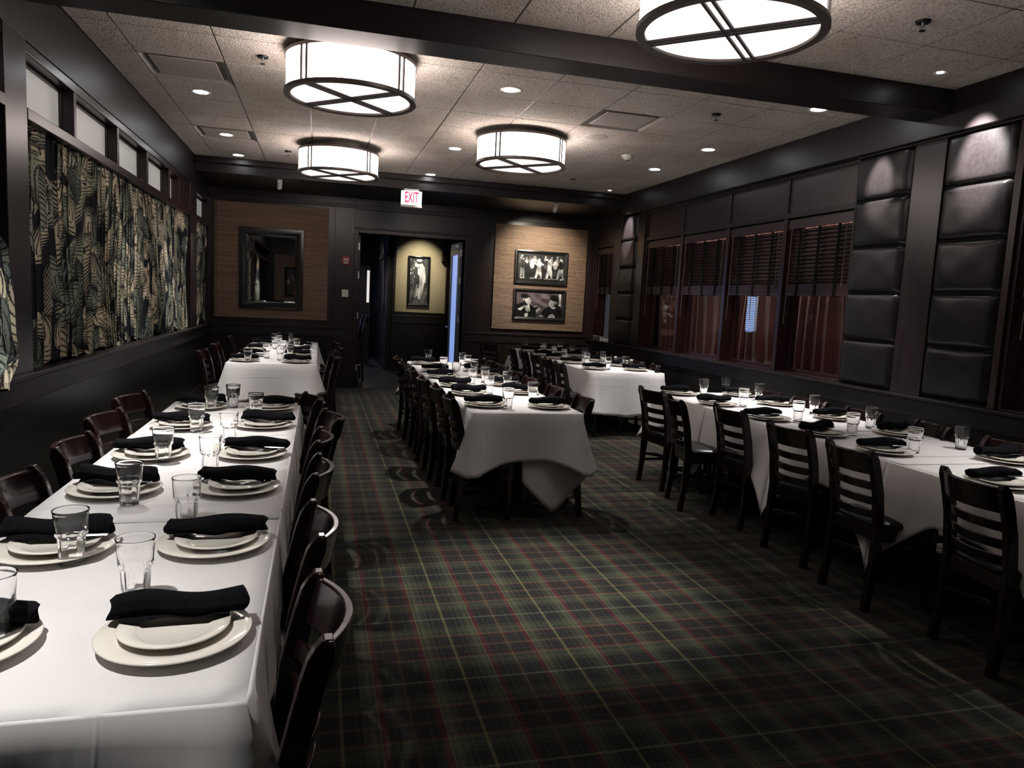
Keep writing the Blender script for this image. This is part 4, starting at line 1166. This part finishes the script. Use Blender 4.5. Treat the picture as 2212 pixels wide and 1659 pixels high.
def setting(x, y, ang, row_, side, k, i, xs=None, nap=None):
    x, y = x*KT, y*KT
    where = '%s setting, %s of %s' % (k, side, row_)
    rs = random.Random(i*13 + hash_(row_ + side))
    a = R_(ang)
    put('charger', mk_charger, (x, y, cz0), 0, 'wide white dinner plate, ' + where, 'plate', 'wide white dinner plates')
    dx, dy = rs.uniform(-.008, .008), rs.uniform(.0, .014)
    put('small', mk_small, (x+dx, y+dy, cz0+.0085), 0, 'smaller white plate on dinner plate, ' + where, 'plate', 'smaller white plates')
    v = rs.randint(0, 3) if nap is None else nap
    put('napkin%d' % v, mk_napkin(v+2, v in (0, 2)), (x + rs.uniform(-.02, .02), y + dy + .045 + rs.uniform(-.01, .01), cz0+.0285), a, 'rolled black napkin, ' + where, 'napkin', 'rolled black napkins')
def hash_(s): return sum(ord(c)*(i+1) for i, c in enumerate(s)) % 9973
def settings(xs, ys, row_, side, base, jits=None):
    n = len(ys)
    for i, y in enumerate(ys):
        k = 'nearest' if i == 0 else ('farthest' if i == n-1 else ORD[i])
        setting(xs, y, base + (jits[i] if jits else random.uniform(-9, 9)), row_, side, k, i)
settings(-.315, [1.79, 2.45, 3.15, 3.80, 4.63, 5.33], rA, 'aisle side', 0, [2, 3, -11, -12, -11, -4])
settings(-.775, [1.80, 2.45, 3.15, 3.80, 4.60, 5.35], rA, 'curtain side', 0, [0, 1, -12, 4, -8, -5])
settings(-.25, [8.87, 9.75, 10.37, 11.3, 12.2], rB, 'aisle side', 0)
settings(-.82, [8.90, 9.6, 10.6, 11.6, 12.3], rB, 'curtain side', 0)
settings(1.29, [5.58, 6.25, 6.82, 7.59, 8.2, 9.1], rC, 'left side', 0, [2, 6, 3, 8, 2, 0])
settings(1.80, [5.53, 6.40, 7.0, 7.77, 8.35], rC, 'right side', 0, [10, 0, -5, -12, 3])
settings(3.49, [2.97, 3.79, 4.39, 5.04, 5.82, 6.53], rD, 'aisle side', 0, [0, -6, 16, -2, -4, 2])
settings(4.14, [3.50, 4.40, 5.08, 5.88, 6.50], rD, 'window side', 0, [0, 14, 2, -8, 4])
settings(3.53, [9.0, 9.85, 10.6, 11.2, 12.0], rE, 'aisle side', 0)
settings(4.12, [8.98, 9.6, 10.4, 11.25, 11.85], rE, 'window side', 0)
def glasses(pts, row_):
    pts = sorted(pts, key=lambda p: p[1]); n = len(pts)
    NM = ['nearest', 'second', 'third', 'fourth', 'fifth', 'sixth', 'seventh', 'eighth', 'ninth', 'tenth', 'eleventh', 'twelfth', 'thirteenth']
    for i, (x, y) in enumerate(pts):
        k = 'nearest to camera' if i == 0 else ('farthest from camera' if i == n-1 else NM[i] + ' from camera')
        put('tumbler', mk_glass, (x*KT, y*KT, cz0), random.uniform(0, 3), 'clear fluted water glass, %s on %s' % (k, row_), 'glass', 'fluted water glasses')
glasses([(-.46, 2.06), (-.695, 2.34), (-.44, 2.715), (-.68, 2.96), (-.465, 3.48), (-.70, 3.685), (-.46, 4.15), (-.67, 4.455), (-.385, 4.95), (-.695, 5.24), (-.57, 5.37), (-.705, 1.83)], rA)
glasses([(-.775, 8.75), (-.615, 9.38), (-.44, 9.1), (-.35, 9.66), (-.46, 10.25), (-.60, 10.87), (-.30, 10.79), (-.57, 11.36), (-.66, 11.8), (-.43, 12.15), (-.62, 12.35)], rB)
glasses([(1.44, 5.46), (1.77, 5.90), (1.48, 6.30), (1.77, 6.78), (1.46, 6.95), (1.645, 7.2), (1.42, 7.6), (1.72, 8.1), (1.39, 8.25), (1.75, 8.65), (1.76, 9.05), (1.38, 9.4)], rC)
glasses([(3.73, 6.5), (4.13, 6.75), (3.70, 5.74), (4.16, 6.2), (3.70, 4.96), (4.15, 5.36), (3.72, 4.37), (4.13, 4.66), (3.70, 3.78), (4.17, 3.87)], rD)
glasses([(3.73, 9.02), (4.10, 9.29), (3.69, 9.72), (4.13, 10.2), (3.58, 10.4), (4.09, 10.9), (4.06, 11.4), (3.65, 11.1), (4.09, 12.1), (3.66, 11.75), (3.87, 12.35), (3.5, 12.3)], rE)
# two small condiment pots on the far right row
for (x, y), lb in (((4.27, 10.05), 'small dark condiment jar on far right row, nearer of two'), ((4.30, 9.55), 'small dark pepper mill on far right row, window side')):
    e = empty('condiment_jar', (x*KT, y*KT, cz0), label=lb, cat='jar')
    build(MB().lathe([(0, 0), (.026, 0), (.028, .05), (.020, .075), (.0, .075)], 16), 'jar_body', 'pepper', e, smooth=True)
    build(MB().lathe([(.019, .075), (.019, .092), (0, .094)], 16), 'jar_lid', 'salt', e, smooth=True)
